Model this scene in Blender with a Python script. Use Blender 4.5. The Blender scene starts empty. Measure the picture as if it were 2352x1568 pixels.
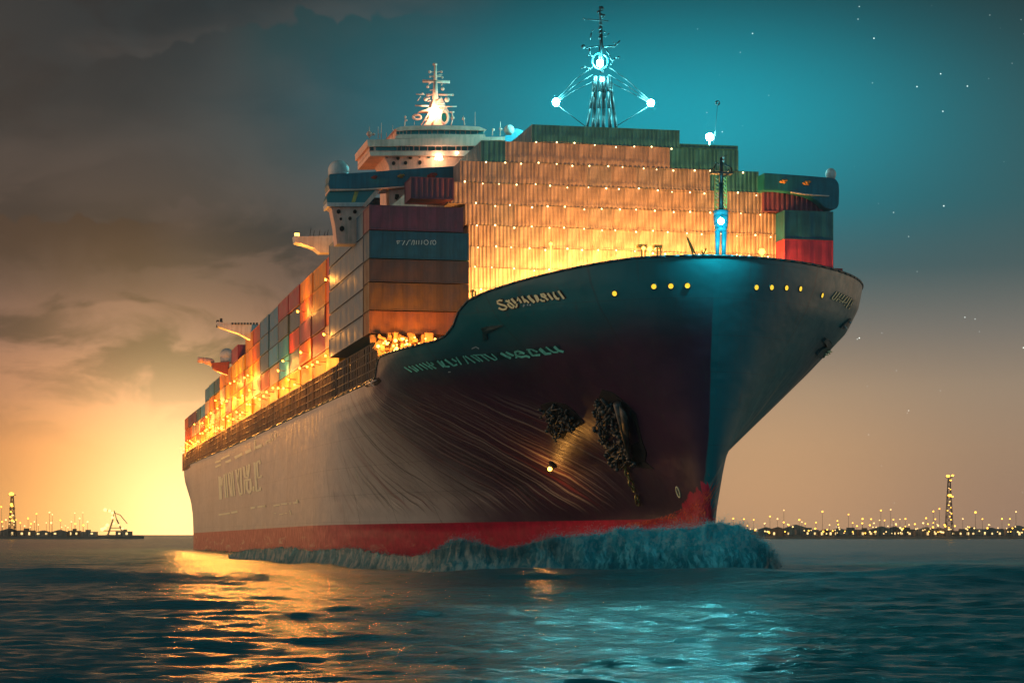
import bpy, bmesh, math, random
import numpy as np
from mathutils import Vector, Matrix, noise as mn
from mathutils.bvhtree import BVHTree
rnd = random.Random(7)
PI = math.pi
sc = bpy.context.scene
COL = sc.collection

# ------------------------------------------------------------------ camera
# photograph space used for surveying: 2352 x 1568, focal 5000, horizon at 1227
F, CU, CV, CH = 5000.0, 1176.0, 1227.0, 3.0
cam = bpy.data.objects.new('camera', bpy.data.cameras.new('camera'))
COL.objects.link(cam)
cam.location = (0, 0, CH)
cam.rotation_euler = (PI / 2, 0, 0)
cam.data.sensor_width = 36
cam.data.lens = 36 * F / 2352
cam.data.shift_y = (CV - 784) / 2352
cam.data.clip_start = 0.5
cam.data.clip_end = 60000
sc.camera = cam
sc.view_settings.view_transform = 'Standard'
sc.view_settings.look = 'None'
sc.view_settings.exposure = 0.0
sc.view_settings.gamma = 1.0

TH = math.atan2(0.2152, 1.0)
SHIP_LOC = Vector((16.54, 172.6, 0))
M = Matrix.Translation(SHIP_LOC) @ Matrix.Rotation(TH, 4, 'Z')
MI = M.inverted()
CAML = MI @ Vector((0, 0, CH))


def ray(u, v):
    d = Vector(((u - CU) / F, 1.0, (CV - v) / F))
    return (MI.to_3x3() @ d).normalized()


def P(u, v, a):
    """point of the ship's cross-plane `a` metres aft of the stem (ship coordinates)"""
    d = ray(u, v)
    k = (a - CAML.y) / d.y
    return CAML + d * k


def lin(r, g, b):
    f = lambda c: (c / 255 / 12.92) if c / 255 <= .04045 else ((c / 255 + .055) / 1.055) ** 2.4
    return (f(r), f(g), f(b), 1.0)


# ------------------------------------------------------------------ nodes
class NT:
    def __init__(self, tree):
        self.t = tree
        self.n = tree.nodes
        self.l = tree.links

    def put(self, sock, v):
        if v is None:
            return
        if isinstance(v, bpy.types.NodeSocket):
            self.l.new(v, sock)
        elif isinstance(v, (tuple, list)) and sock.type == 'RGBA' and len(v) == 3:
            sock.default_value = (*v, 1)
        else:
            sock.default_value = v

    def m(self, op, a, b=None, c=None, clamp=False):
        x = self.n.new('ShaderNodeMath')
        x.operation = op
        x.use_clamp = clamp
        for i, v in enumerate((a, b, c)):
            self.put(x.inputs[i], v)
        return x.outputs[0]

    def add(self, a, b): return self.m('ADD', a, b)
    def sub(self, a, b): return self.m('SUBTRACT', a, b)
    def mul(self, a, b): return self.m('MULTIPLY', a, b)

    def ss(self, x, a, b, lo=0.0, hi=1.0, smooth=True):
        r = self.n.new('ShaderNodeMapRange')
        r.interpolation_type = 'SMOOTHSTEP' if smooth else 'LINEAR'
        r.clamp = True
        for i, v in enumerate((x, a, b, lo, hi)):
            self.put(r.inputs[i], v)
        return r.outputs[0]

    def mix(self, f, a, b, mode='MIX'):
        x = self.n.new('ShaderNodeMix')
        x.data_type = 'RGBA'
        x.blend_type = mode
        x.clamp_factor = True
        self.put(x.inputs[0], f)
        self.put(x.inputs[6], a)
        self.put(x.inputs[7], b)
        return x.outputs[2]

    def ramp(self, x, stops, lo, hi):
        r = self.n.new('ShaderNodeValToRGB')
        cr = r.color_ramp
        while len(cr.elements) < len(stops):
            cr.elements.new(0.5)
        for e, (p, c) in zip(cr.elements, stops):
            e.position = (p - lo) / (hi - lo)
            e.color = c
        self.put(r.inputs[0], self.ss(x, lo, hi, smooth=False))
        return r.outputs[0]

    def comb(self, x, y, z):
        c = self.n.new('ShaderNodeCombineXYZ')
        for i, v in enumerate((x, y, z)):
            self.put(c.inputs[i], v)
        return c.outputs[0]

    def sep(self, v):
        s = self.n.new('ShaderNodeSeparateXYZ')
        self.l.new(v, s.inputs[0])
        return s.outputs

    def noise(self, vec, scale=1.0, detail=3.0, rough=0.5, dist=0.0, col=False):
        x = self.n.new('ShaderNodeTexNoise')
        self.put(x.inputs['Vector'], vec)
        x.inputs['Scale'].default_value = scale
        x.inputs['Detail'].default_value = detail
        x.inputs['Roughness'].default_value = rough
        x.inputs['Distortion'].default_value = dist
        return x.outputs[1 if col else 0]

    def gauss(self, x, y, cx, cy, sx, sy):
        a = self.m('POWER', self.m('ABSOLUTE', self.m('DIVIDE', self.sub(x, cx), sx)), 2)
        b = self.m('POWER', self.m('ABSOLUTE', self.m('DIVIDE', self.sub(y, cy), sy)), 2)
        return self.m('EXPONENT', self.mul(self.add(a, b), -1.0))

    def obj(self):
        return self.n.new('ShaderNodeTexCoord').outputs['Object']

    def bump(self, h, strength=0.3, dist=0.1, normal=None):
        b = self.n.new('ShaderNodeBump')
        b.inputs['Strength'].default_value = strength
        b.inputs['Distance'].default_value = dist
        self.l.new(h, b.inputs['Height'])
        if normal is not None:
            self.l.new(normal, b.inputs['Normal'])
        return b.outputs[0]


def new_mat(name):
    m = bpy.data.materials.new(name)
    m.use_nodes = True
    nt = NT(m.node_tree)
    bs = m.node_tree.nodes['Principled BSDF']
    return m, nt, bs


def paint(name, c, rough=0.5, metal=0.0, var=0.25, scale=1.5, grime=True):
    """painted or bare metal with mottling and soft vertical grime runs"""
    m, nt, bs = new_mat(name)
    o = nt.obj()
    s = nt.sep(o)
    n1 = nt.noise(o, scale, 4, .6)
    f = nt.ss(n1, .3, .7, 1 - var, 1 + var * .4)
    if grime:
        runs = nt.noise(nt.comb(nt.mul(s[0], 3.0), nt.mul(s[1], 3.0), nt.mul(s[2], .25)), 1.0, 3, .6)
        f = nt.mul(f, nt.ss(runs, .35, .6, 1 - var, 1.0))
    col = nt.mix(1.0, (*c[:3], 1), nt.comb(f, f, f), 'MULTIPLY')
    nt.put(bs.inputs['Base Color'], col)
    nt.put(bs.inputs['Roughness'], nt.ss(n1, .2, .8, rough - .12, min(1, rough + .15)))
    bs.inputs['Metallic'].default_value = metal
    return m


def glow(name, c, strength, sample=True):
    m, nt, bs = new_mat(name)
    bs.inputs['Base Color'].default_value = (*c[:3], 1)
    bs.inputs['Emission Color'].default_value = (*c[:3], 1)
    bs.inputs['Emission Strength'].default_value = strength
    if not sample:
        m.cycles.emission_sampling = 'NONE'
    return m


# ------------------------------------------------------------------ mesh helpers
def cyl(bm, p0, p1, r0, r1=None, seg=10, caps=True):
    p0, p1 = Vector(p0), Vector(p1)
    r1 = r0 if r1 is None else r1
    d = (p1 - p0)
    q = d.to_track_quat('Z', 'Y')
    ra, rb = [], []
    for i in range(seg):
        t = 2 * PI * i / seg
        e = Vector((math.cos(t), math.sin(t), 0))
        ra.append(bm.verts.new(p0 + q @ (e * r0)))
        rb.append(bm.verts.new(p1 + q @ (e * r1)))
    for i in range(seg):
        bm.faces.new((ra[i], ra[(i + 1) % seg], rb[(i + 1) % seg], rb[i]))
    if caps:
        bm.faces.new(ra[::-1])
        bm.faces.new(rb)


def tube(bm, pts, r, seg=6):
    for a, b in zip(pts[:-1], pts[1:]):
        cyl(bm, a, b, r, seg=seg)


def box(bm, c, s, rot=None, bev=0.0):
    c = Vector(c)
    hx, hy, hz = s[0] / 2, s[1] / 2, s[2] / 2
    vs = []
    for x in (-hx, hx):
        for y in (-hy, hy):
            for z in (-hz, hz):
                p = Vector((x, y, z))
                if rot:
                    p = rot @ p
                vs.append(bm.verts.new(c + p))
    fs = []
    for q in ((0, 1, 3, 2), (4, 6, 7, 5), (0, 4, 5, 1), (2, 3, 7, 6), (0, 2, 6, 4), (1, 5, 7, 3)):
        fs.append(bm.faces.new([vs[i] for i in q]))
    if bev > 0:
        es = list({e for f in fs for e in f.edges})
        bmesh.ops.bevel(bm, geom=es, offset=bev, segments=2, affect='EDGES', profile=.5)


def sphere(bm, c, r, sx=1, sy=1, sz=1, seg=16, rings=10):
    mtx = Matrix.Translation(Vector(c)) @ Matrix.Diagonal((r * sx, r * sy, r * sz, 1))
    bmesh.ops.create_uvsphere(bm, u_segments=seg, v_segments=rings, radius=1, matrix=mtx)


def torus(bm, c, R, r, q=None, seg=14, sub=6, sx=1, sy=1):
    c = Vector(c)
    rings = []
    for i in range(seg):
        t = 2 * PI * i / seg
        e = Vector((math.cos(t) * sx, math.sin(t) * sy, 0))
        ring = []
        for j in range(sub):
            w = 2 * PI * j / sub
            p = e * R + Vector((math.cos(t), math.sin(t), 0)) * (r * math.cos(w)) + Vector((0, 0, r * math.sin(w)))
            if q is not None:
                p = q @ p
            ring.append(bm.verts.new(c + p))
        rings.append(ring)
    for i in range(seg):
        A, B = rings[i], rings[(i + 1) % seg]
        for j in range(sub):
            bm.faces.new((A[j], B[j], B[(j + 1) % sub], A[(j + 1) % sub]))


def prism(bm, pts, d):
    """closed outline (3D points) extruded by vector d"""
    d = Vector(d)
    a = [bm.verts.new(Vector(p)) for p in pts]
    b = [bm.verts.new(Vector(p) + d) for p in pts]
    n = len(a)
    bm.faces.new(a)
    bm.faces.new(b[::-1])
    for i in range(n):
        bm.faces.new((a[i], b[i], b[(i + 1) % n], a[(i + 1) % n]))


def finish(bm, name, mat, parent=None, smooth=False, mesh=None):
    if mesh is None:
        bmesh.ops.recalc_face_normals(bm, faces=bm.faces)
        mesh = bpy.data.meshes.new(name)
        bm.to_mesh(mesh)
        bm.free()
        if smooth:
            mesh.polygons.foreach_set('use_smooth', [True] * len(mesh.polygons))
    o = bpy.data.objects.new(name, mesh)
    COL.objects.link(o)
    if mat is not None and not mesh.materials:
        mesh.materials.append(mat)
    if parent is not None:
        o.parent = parent
    return o


def tag(o, label=None, cat=None, group=None, kind=None):
    if label: o['label'] = label
    if cat: o['category'] = cat
    if group: o['group'] = group
    if kind: o['kind'] = kind
    return o


def empty(name, loc, rz=0.0):
    o = bpy.data.objects.new(name, None)
    COL.objects.link(o)
    o.location = loc
    o.rotation_euler = (0, 0, rz)
    o.empty_display_size = .3
    return o


def mesh_from(name, verts, faces, mat, parent=None, smooth=True):
    me = bpy.data.meshes.new(name)
    me.from_pydata([tuple(v) for v in verts], [], faces)
    me.polygons.foreach_set('use_smooth', [smooth] * len(me.polygons))
    me.materials.append(mat)
    me.update()
    o = bpy.data.objects.new(name, me)
    COL.objects.link(o)
    if parent is not None:
        o.parent = parent
    return o


ORD = ['first', 'second', 'third', 'fourth', 'fifth', 'sixth', 'seventh', 'eighth', 'ninth', 'tenth', 'eleventh',
       'twelfth', 'thirteenth', 'fourteenth', 'fifteenth', 'sixteenth', 'seventeenth', 'eighteenth', 'nineteenth',
       'twentieth', 'twenty-first', 'twenty-second', 'twenty-third', 'twenty-fourth', 'twenty-fifth', 'twenty-sixth',
       'twenty-seventh', 'twenty-eighth', 'twenty-ninth', 'thirtieth']

# ------------------------------------------------------------------ sky
world = bpy.data.worlds.new('World')
sc.world = world
world.use_nodes = True
wt = NT(world.node_tree)
for n in list(wt.n):
    wt.n.remove(n)
wout = wt.n.new('ShaderNodeOutputWorld')
wbg = wt.n.new('ShaderNodeBackground')
wt.l.new(wbg.outputs[0], wout.inputs[0])
dirv = wt.n.new('ShaderNodeTexCoord').outputs['Generated']
nrm = wt.n.new('ShaderNodeVectorMath'); nrm.operation = 'NORMALIZE'
wt.l.new(dirv, nrm.inputs[0])
wx, wy, wz = wt.sep(nrm.outputs[0])
az = wt.m('ARCTAN2', wx, wy)                      # azimuth, 0 along the lens
el = wt.m('ARCSINE', wz)
U = wt.add(wt.mul(az, F), CU)                     # bearing and height in 1/5000 rad
E = wt.mul(el, F)
Ea = wt.m('ABSOLUTE', E)

left = wt.ramp(E, [(-3000, lin(28, 36, 44)), (-40, lin(240, 168, 95)), (60, lin(245, 170, 92)), (190, lin(236, 155, 88)),
                   (320, lin(190, 130, 94)), (440, lin(128, 94, 80)), (560, lin(86, 70, 64)), (700, lin(48, 46, 46)),
                   (900, lin(24, 36, 41)), (1200, lin(21, 36, 42)), (1500, lin(16, 30, 37)), (4500, lin(22, 32, 40))], -3000, 4500)
right = wt.ramp(E, [(-3000, lin(0, 40, 46)), (-40, lin(128, 106, 90)), (60, lin(130, 105, 89)), (190, lin(132, 110, 92)),
                    (330, lin(126, 112, 97)), (470, lin(92, 94, 91)), (600, lin(44, 72, 77)), (740, lin(3, 66, 74)),
                    (900, lin(0, 55, 62)), (1100, lin(0, 41, 47)), (1230, lin(0, 33, 39)), (4500, lin(0, 44, 50))], -3000, 4500)
edge = wt.noise(wt.comb(wt.mul(U, .003), wt.mul(E, .003), 0.0), 1.0, 4, .55)
fac = wt.ss(wt.add(U, wt.mul(wt.sub(edge, .5), 420.0)), 880, 1330)
sky = wt.mix(fac, left, right)
# cloud texture on the warm side
cl = wt.noise(wt.comb(wt.mul(U, .0030), wt.mul(E, .0066), 3.3), 1.0, 8, .58, .5)
cl2 = wt.noise(wt.comb(wt.mul(U, .0009), wt.mul(E, .0030), 9.1), 1.0, 5, .5, .2)
cmask = wt.mul(wt.sub(1.0, fac), wt.ss(E, 150, 480))
sky = wt.mix(wt.mul(wt.mul(wt.ss(cl, .44, .58), cmask), .88), sky, lin(17, 30, 36))
sky = wt.mix(wt.mul(wt.mul(wt.ss(cl2, .50, .68), cmask), .25), sky, lin(88, 76, 70))


def bank(sky, e0, slope, amp, u0, u1, depth, colr, strength, seed, freq=.011):
    """a cloud bank with a billowing upper edge"""
    n1 = wt.noise(wt.comb(wt.mul(U, freq), wt.mul(E, freq * .8), seed), 1.0, 3, .45)
    n1 = wt.m('ABSOLUTE', wt.sub(n1, .5))
    top = wt.add(wt.add(wt.mul(wt.sub(U, u0), slope), e0), wt.mul(n1, amp))
    d = wt.sub(top, E)                             # >0 below the edge
    k = wt.mul(wt.ss(d, -3, 9), wt.ss(d, depth, 10))
    k = wt.mul(k, wt.mul(wt.ss(U, u0 - 10, u0 + 170 if u0 > 0 else u0), wt.ss(U, u1, u1 - 220)))
    return wt.mix(wt.mul(k, strength), sky, colr)


sky = bank(sky, 690, .02, 150, -200, 500, 250, lin(38, 33, 32), .92, 1.7)
sky = bank(sky, 735, -.02, 130, 330, 560, 110, lin(70, 60, 60), .6, 4.9)
sky = bank(sky, 985, .35, 150, 120, 640, 200, lin(22, 32, 37), .85, 7.2, .009)
sky = bank(sky, 1120, .1, 190, 480, 1080, 190, lin(10, 42, 46), .85, 2.1, .009)
sky = bank(sky, 880, .1, 120, 560, 900, 120, lin(36, 40, 42), .75, 5.5, .009)
sky = bank(sky, 560, .05, 150, 620, 960, 130, lin(92, 80, 76), .6, 8.8, .009)
sky = bank(sky, 500, .05, 120, 60, 520, 130, lin(128, 96, 80), .55, 6.3, .005)
# harbour glow low on the left behind the stern, a weaker one behind the bow
g1 = wt.gauss(U, Ea, 380, 60, 340, 420)
g2 = wt.gauss(U, Ea, 430, 40, 190, 250)
g3 = wt.gauss(U, Ea, 1720, 110, 430, 270)
g4 = wt.gauss(U, Ea, 1150, 250, 700, 330)


def addc(sky, k, c, s):
    return wt.mix(wt.mul(k, s), sky, (*[x for x in c[:3]], 1), 'ADD')


sky = wt.mix(wt.mul(wt.gauss(U, Ea, -60, 150, 190, 380), .5), sky, lin(74, 52, 44))
sky = addc(sky, g1, (.34, .18, .04), 1.0)
sky = addc(sky, g2, (.36, .44, .24), 1.0)
sky = addc(sky, g3, (.22, .11, .03), 1.0)
sky = addc(sky, wt.gauss(U, E, 2650, 150, 620, 380), (-.17, -.105, -.06), 1.0)
# teal glow of the masthead lamps painted into the sky
sky = addc(sky, wt.gauss(U, E, 1520, 950, 640, 235), (0, .17, .215), 1.0)
sky = addc(sky, wt.gauss(U, E, 1640, 900, 420, 260), (0, .045, .06), 1.0)
# stars
vo = wt.n.new('ShaderNodeTexVoronoi'); vo.feature = 'F1'
wt.l.new(wt.comb(wt.mul(U, .038), wt.mul(E, .038), 0.0), vo.inputs['Vector'])
vo.inputs['Scale'].default_value = 1.0
vr = wt.sep(vo.outputs['Color'])
star = wt.mul(wt.ss(vo.outputs['Distance'], .058, .028), wt.ss(vr[0], .28, .5))
star = wt.mul(star, wt.mul(wt.ss(U, 1350, 1750), wt.ss(E, 120, 500, .25, 1.0)))
star = wt.mul(star, wt.ss(vr[1], .2, 1.0, .25, 1.0))
sky = addc(sky, star, (1.5, 1.7, 1.6), 1.0)
# the sky behind the viewer: dim plum and teal dusk
back = wt.ramp(E, [(-3000, lin(20, 34, 38)), (0, lin(96, 124, 138)), (900, lin(74, 120, 134)), (2500, lin(50, 98, 106)), (7800, lin(16, 56, 64))], -3000, 7800)
sky = wt.mix(wt.ss(wy, .45, -.25), sky, back)
# unseen orange sky glow added abeam to the left to light the hull side
sky = addc(sky, wt.gauss(az, el, -1.45, .08, .62, .26), (1.9, 1.08, .56), 1.0)
sky = addc(sky, wt.gauss(az, el, 1.15, .06, .5, .2), (.95, .58, .30), 1.0)  # weaker unseen warm glow added on the right to rim the flare
wt.put(wbg.inputs['Color'], sky)
wbg.inputs['Strength'].default_value = 1.3

# ------------------------------------------------------------------ materials
M_white = paint('white_steel', (.62, .56, .52), .45, var=.2, scale=.6)
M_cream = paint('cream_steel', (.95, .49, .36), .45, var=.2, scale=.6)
M_teal = paint('teal_paint', (.006, .13, .18), .4, var=.25, scale=.5)
M_tealdk = paint('teal_dark', (.006, .05, .06), .4, var=.3, scale=.8)
M_bluep = paint('blue_mast_paint', (.02, .24, .32), .4, var=.2)
M_dark = paint('dark_steel', (.02, .022, .024), .5, var=.3)
M_iron = paint('anchor_iron', (.10, .105, .10), .45, .55, var=.45, scale=2)
M_lat = paint('lashing_steel', (.20, .135, .09), .55, .2, var=.4, scale=2)
M_black = paint('black_recess', (.008, .008, .010), .8, var=.2)
M_mastdk = paint('mast_steel', (.003, .014, .017), .5, var=.3)
M_red = paint('red_gear', (.42, .03, .02), .5, var=.3)
M_gold = paint('gold_lettering', (.98, .88, .50), .45, var=.08)
M_goldl = paint('pale_lettering', (1.0, .92, .62), .5, var=.05)
M_tealtxt = paint('teal_lettering', (.16, .70, .60), .5, var=.3)
M_grytxt = paint('grey_lettering', (.45, .55, .58), .5, var=.15)
M_orange = paint('orange_gear', (.55, .22, .04), .5, var=.3)
M_yel = paint('yellow_gear', (.62, .40, .08), .5, var=.3)
mg, _, gb = new_mat('bridge_glass')
gb.inputs['Base Color'].default_value = (.012, .05, .055, 1); gb.inputs['Roughness'].default_value = .08
mg2, _, gb2 = new_mat('teal_glass')
gb2.inputs['Base Color'].default_value = (.01, .16, .17, 1); gb2.inputs['Roughness'].default_value = .12
G_cyan = glow('cyan_lamp', (.17, .94, 1.0), 1150)
G_cyan2 = glow('cyan_lamp_small', (.3, .95, 1.0), 120)
G_warm = glow('warm_bridge_lamp', (1.0, .80, .48), 40)
G_star = glow('orange_hull_lamp', (1.0, .50, .06), 11)
G_bulb = glow('string_bulb', (1.0, .74, .34), 7, False)
G_port = glow('porthole_light', (1.0, .62, .04), 1.1, False)
G_deck = glow('deck_lamp_glow', (1.0, .50, .07), 5)
G_spark = glow('under_deck_lamp', (1.0, .50, .10), 5, False)
G_city = glow('harbour_lamp_glow', (1.0, .46, .05), 5.0, False)
G_city2 = glow('harbour_white_glow', (1.0, .62, .22), 2.4, False)
G_win = glow('lit_window', (1.0, .66, .26), 1.6, False)

# ------------------------------------------------------------------ hull form
ZT = 25.0
GT = [(-.2, 0), (0, 0), (.2, .05), (.376, .20), (.58, .52), (.71, .72), (.85, .92), (.93, .98), (1, 1.0), (1.2, 1.0)]
TL = [(0, 25.06), (2, 24.95), (5, 24.5), (10, 23.75), (14, 23.1), (15.5, 22.75), (16.8, 22.0), (18, 20.9), (19.3, 20.15), (21, 19.75),
      (24, 19.6), (30, 19.5), (34.5, 19.4), (36, 18.7), (37.5, 17.75), (45, 17.55), (200, 17.6), (300, 18.0), (335, 18.3)]
TR = [(0, 25.06), (10, 25.1), (22, 25.2), (25, 24.9), (27, 23.2), (29, 21), (32, 19.6), (36, 18.7), (37.5, 17.75), (45, 17.55), (200, 17.6), (335, 18.3)]


def itp(tab, x):
    xs = [t[0] for t in tab]; ys = [t[1] for t in tab]
    return float(np.interp(x, xs, ys))


def stem(z):
    t = max(0, min(1, (ZT - z) / ZT))
    return 3.2 * t ** 1.2


def half(s, z, sgn=1):
    hd = 22.0 * (1 - (1 - min(s, 34) / 34) ** 2) ** .6 if s > 0 else 0
    t = min(1, max(0, s / 85))
    hw = 22.0 * (3 * t * t - 2 * t ** 3)
    if s > 275:
        k = (s - 275) / 60
        hw -= 4.5 * k * k
        hd -= .8 * k * k
    zt = ZT if sgn > 0 else itp([(0, 25), (15, 25), (22, 21.5), (30, 20.2), (36, 18.8), (40, 17.6), (335, 17.6)], s)
    g = itp(GT, z / zt)
    h = hw + (hd - hw) * g
    # a little bulge just over the forefoot keeps the stem round instead of knife-edged
    h += .55 * min(1, s / .8) ** .5 * math.exp(-(s / 6) ** 2)
    return max(0, h)


ST = [0, .05, .15, .3, .55, .9, 1.4, 2, 2.8, 3.7, 4.8, 6, 7.3, 8.7, 10, 11.3, 12.6, 13.8, 14.7, 15.5, 16.2, 16.8, 17.4, 18, 18.7, 19.4, 20.2,
      21, 22, 23, 24, 25, 26, 27, 28, 29, 30, 31, 32, 33, 34, 34.6, 35.2, 36, 36.7, 37.4, 38.2, 39.5, 41, 43, 45, 48, 51, 54, 58, 62, 66,
      70, 75, 80, 85, 92, 100, 112, 125, 140, 160, 180, 200, 220, 240, 260, 275, 285, 295, 305, 315, 325, 335]
NZ = 60


def hull_side(sgn, tab):
    V = []
    for s in ST:
        top = itp(tab, s)
        for j in range(NZ + 1):
            z = -2.0 + (top + 2.0) * j / NZ
            V.append((sgn * half(s, z, sgn), stem(z) + s, z))
    return V


Vl, Vr = hull_side(-1, TL), hull_side(1, TR)
nv = len(Vl)
faces = []
R = NZ + 1
for i in range(len(ST) - 1):
    for j in range(NZ):
        a, b, c, d = i * R + j, (i + 1) * R + j, (i + 1) * R + j + 1, i * R + j + 1
        faces.append((a, b, c, d))
        faces.append((nv + a, nv + d, nv + c, nv + b))
li = (len(ST) - 1) * R
for j in range(NZ):
    faces.append((li + j, nv + li + j, nv + li + j + 1, li + j + 1))
HV = Vl + Vr
hull_bvh = BVHTree.FromPolygons([Vector(v) for v in HV], faces)


def hit(u, v, bvh=None):
    d = ray(u, v)
    r = (bvh or hull_bvh).ray_cast(CAML, d)
    if r[0] is None:
        return None, None
    n = r[1]
    if n.dot(d) > 0:
        n = -n
    return r[0], n


# hull colour: teal glow on forecastle and stem and lit grey sides painted in, plum bow, red boot-topping, rust and salt streaks
mh, nt, bs = new_mat('hull_paint')
o = nt.obj()
hx, hy, hz = nt.sep(o)
big = nt.noise(o, .12, 4, .55)
fine = nt.noise(o, 1.1, 5, .6)
base = nt.mix(nt.ss(big, .3, .7), (.44, .39, .365, 1), (.52, .465, .43, 1))
plum = nt.mix(nt.ss(big, .35, .65), (.058, .020, .046, 1), (.034, .014, .033, 1))
fore = nt.ss(nt.add(hy, nt.mul(nt.sub(big, .5), 20.0)), 60, 28)
col = nt.mix(fore, base, plum)  # sides painted paler than the bow in place of side light
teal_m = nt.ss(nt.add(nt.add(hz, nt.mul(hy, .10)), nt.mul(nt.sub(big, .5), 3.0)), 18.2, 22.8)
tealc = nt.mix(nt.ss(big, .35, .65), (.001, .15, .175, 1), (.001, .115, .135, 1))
col = nt.mix(nt.mul(teal_m, nt.ss(hy, 40, 22)), col, tealc)  # teal glow from the lamps above painted over the upper bow
stb = nt.mul(nt.ss(nt.add(hx, nt.mul(nt.sub(big, .5), .8)), -.62, -.48), nt.ss(hx, 17.0, 7.0))  # mask of the teal sheen painted down the stem
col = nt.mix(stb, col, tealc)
# flowing salt and rust streaks on the left bow
c_ = nt.sub(hy, nt.mul(hz, 1.15))
d_ = nt.add(nt.mul(hy, .55), hz)
wob = nt.noise(nt.comb(nt.mul(c_, .05), nt.mul(d_, .07), 2.0), 1.0, 3, .5)
cw = nt.add(c_, nt.mul(nt.sub(wob, .5), 7.0))
st1 = nt.noise(nt.comb(nt.mul(cw, 1.9), nt.mul(d_, .03), 0.0), 1.0, 5, .62)
st2 = nt.noise(nt.comb(nt.mul(cw, .7), nt.mul(d_, .03), 5.0), 1.0, 3, .5)
rgn = nt.mul(nt.mul(nt.ss(hx, -1.5, -6.0), nt.mul(nt.ss(hy, 10, 26), nt.ss(nt.add(hy, nt.mul(hz, 1.4)), 92, 62))),
             nt.mul(nt.ss(nt.sub(hz, nt.mul(hy, .12)), 13.5, 10.0), nt.ss(hz, 4.6, 6.5)))
col = nt.mix(nt.mul(nt.mul(nt.ss(st1, .50, .62), rgn), .7), col, (.38, .33, .29, 1))
col = nt.mix(nt.mul(nt.mul(nt.ss(st1, .46, .36), rgn), .85), col, (.035, .026, .028, 1))
col = nt.mix(nt.mul(nt.mul(nt.ss(st2, .55, .68), rgn), .65), col, (.17, .035, .045, 1))
# warm highlight streaks painted on the starboard flare edge
cs = nt.noise(nt.comb(nt.mul(nt.sub(hx, nt.mul(hz, .62)), 1.2), nt.mul(hz, .05), 1.0), 1.0, 4, .6)
rs = nt.mul(nt.ss(nt.sub(hx, nt.mul(nt.sub(hz, 9.0), 1.0)), .5, 3.5), nt.mul(nt.ss(hz, 19.5, 15.0), nt.ss(hz, 6, 8)))
col = nt.mix(nt.mul(nt.mul(nt.ss(cs, .52, .60), rs), .85), col, (.75, .50, .32, 1))
# plate seams and grime
seam = nt.m('MINIMUM', nt.m('ABSOLUTE', nt.sub(nt.m('FRACT', nt.mul(hz, 1 / 2.9)), .5)),
            nt.m('ABSOLUTE', nt.sub(nt.m('FRACT', nt.mul(hy, 1 / 9.0)), .5)))
col = nt.mix(nt.mul(nt.ss(seam, .012, .003), .35), col, (.03, .03, .03, 1))
runs = nt.noise(nt.comb(nt.mul(hy, 1.6), nt.mul(hx, 1.6), nt.mul(hz, .10)), 1.0, 4, .6)
col = nt.mix(nt.mul(nt.ss(runs, .56, .74), .30), col, (.06, .05, .045, 1))
# boot-topping, with the red glow at the stem foot painted as a swoosh
sw = nt.mul(nt.m('EXPONENT', nt.mul(nt.m('POWER', nt.m('DIVIDE', hx, 1.5), 2), -1.0)), nt.ss(hy, 10.0, 4.0))
strand = nt.noise(nt.comb(nt.mul(nt.add(hx, nt.mul(hz, .25)), 3.2), nt.mul(hy, .8), nt.mul(hz, .15)), 1.0, 3, .6)
lvl = nt.add(nt.add(4.35, nt.mul(hy, -.0035)), nt.mul(nt.mul(sw, nt.ss(hx, .1, -.35)), nt.mul(strand, 6.5)))
redm = nt.ss(nt.sub(lvl, hz), -.05, .06)
redc = nt.mix(nt.ss(fine, .3, .7), (.50, .010, .050, 1), (.33, .007, .034, 1))
foam = nt.noise(nt.comb(nt.mul(hy, .12), hx, nt.mul(hz, 1.1)), 1.0, 5, .65, .8)
redc = nt.mix(nt.mul(nt.mul(nt.ss(foam, .56, .66), nt.ss(hz, 3.6, 1.5)), nt.ss(hy, 70, 110, .25, .8)), redc, (.62, .40, .30, 1))
col = nt.mix(redm, col, redc)
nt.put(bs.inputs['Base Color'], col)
nt.put(bs.inputs['Roughness'], nt.ss(fine, .2, .8, .30, .46))
bs.inputs['Specular IOR Level'].default_value = .35
dent = nt.noise(nt.comb(nt.mul(hy, .35), nt.mul(hx, .35), nt.mul(hz, .5)), 1.0, 2, .5)
hgt = nt.add(nt.mul(dent, .5), nt.mul(nt.mul(st1, rgn), 1.4))
nt.put(bs.inputs['Normal'], nt.bump(hgt, .5, .35))

ship = empty('cargo_ship', SHIP_LOC, TH)
tag(ship, 'huge laden container ship with plum and teal bow and red waterline steaming towards the viewer', 'ship')


def part(bm, name, mat, parent=None, smooth=False, label=None):
    ob = finish(bm, name, mat, parent or ship, smooth)
    if label:
        ob['label'] = label
    return ob


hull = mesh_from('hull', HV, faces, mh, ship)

# bulwark cap rails
for sgn, tab in ((-1, TL), (1, TR)):
    bm = bmesh.new()
    pts = []
    for s in ST:
        z = itp(tab, s)
        pts.append(Vector((sgn * half(s, z, sgn), stem(z) + s, z + .02)))
    tube(bm, pts, .11, 6)
    part(bm, 'cap_rail', M_tealdk, smooth=True)

# decks
def deck(name, s0, s1, zf, mat):
    V, Fc = [], []
    ss_ = [s for s in ST if s0 <= s <= s1]
    for s in ss_:
        z = zf(s)
        h = max(0, half(s, z) - .05)
        V += [(-h, stem(z) + s, z), (h, stem(z) + s, z)]
    for i in range(len(ss_) - 1):
        Fc.append((2 * i, 2 * i + 1, 2 * i + 3, 2 * i + 2))
    return mesh_from(name, V, Fc, mat, ship, False)


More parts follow.
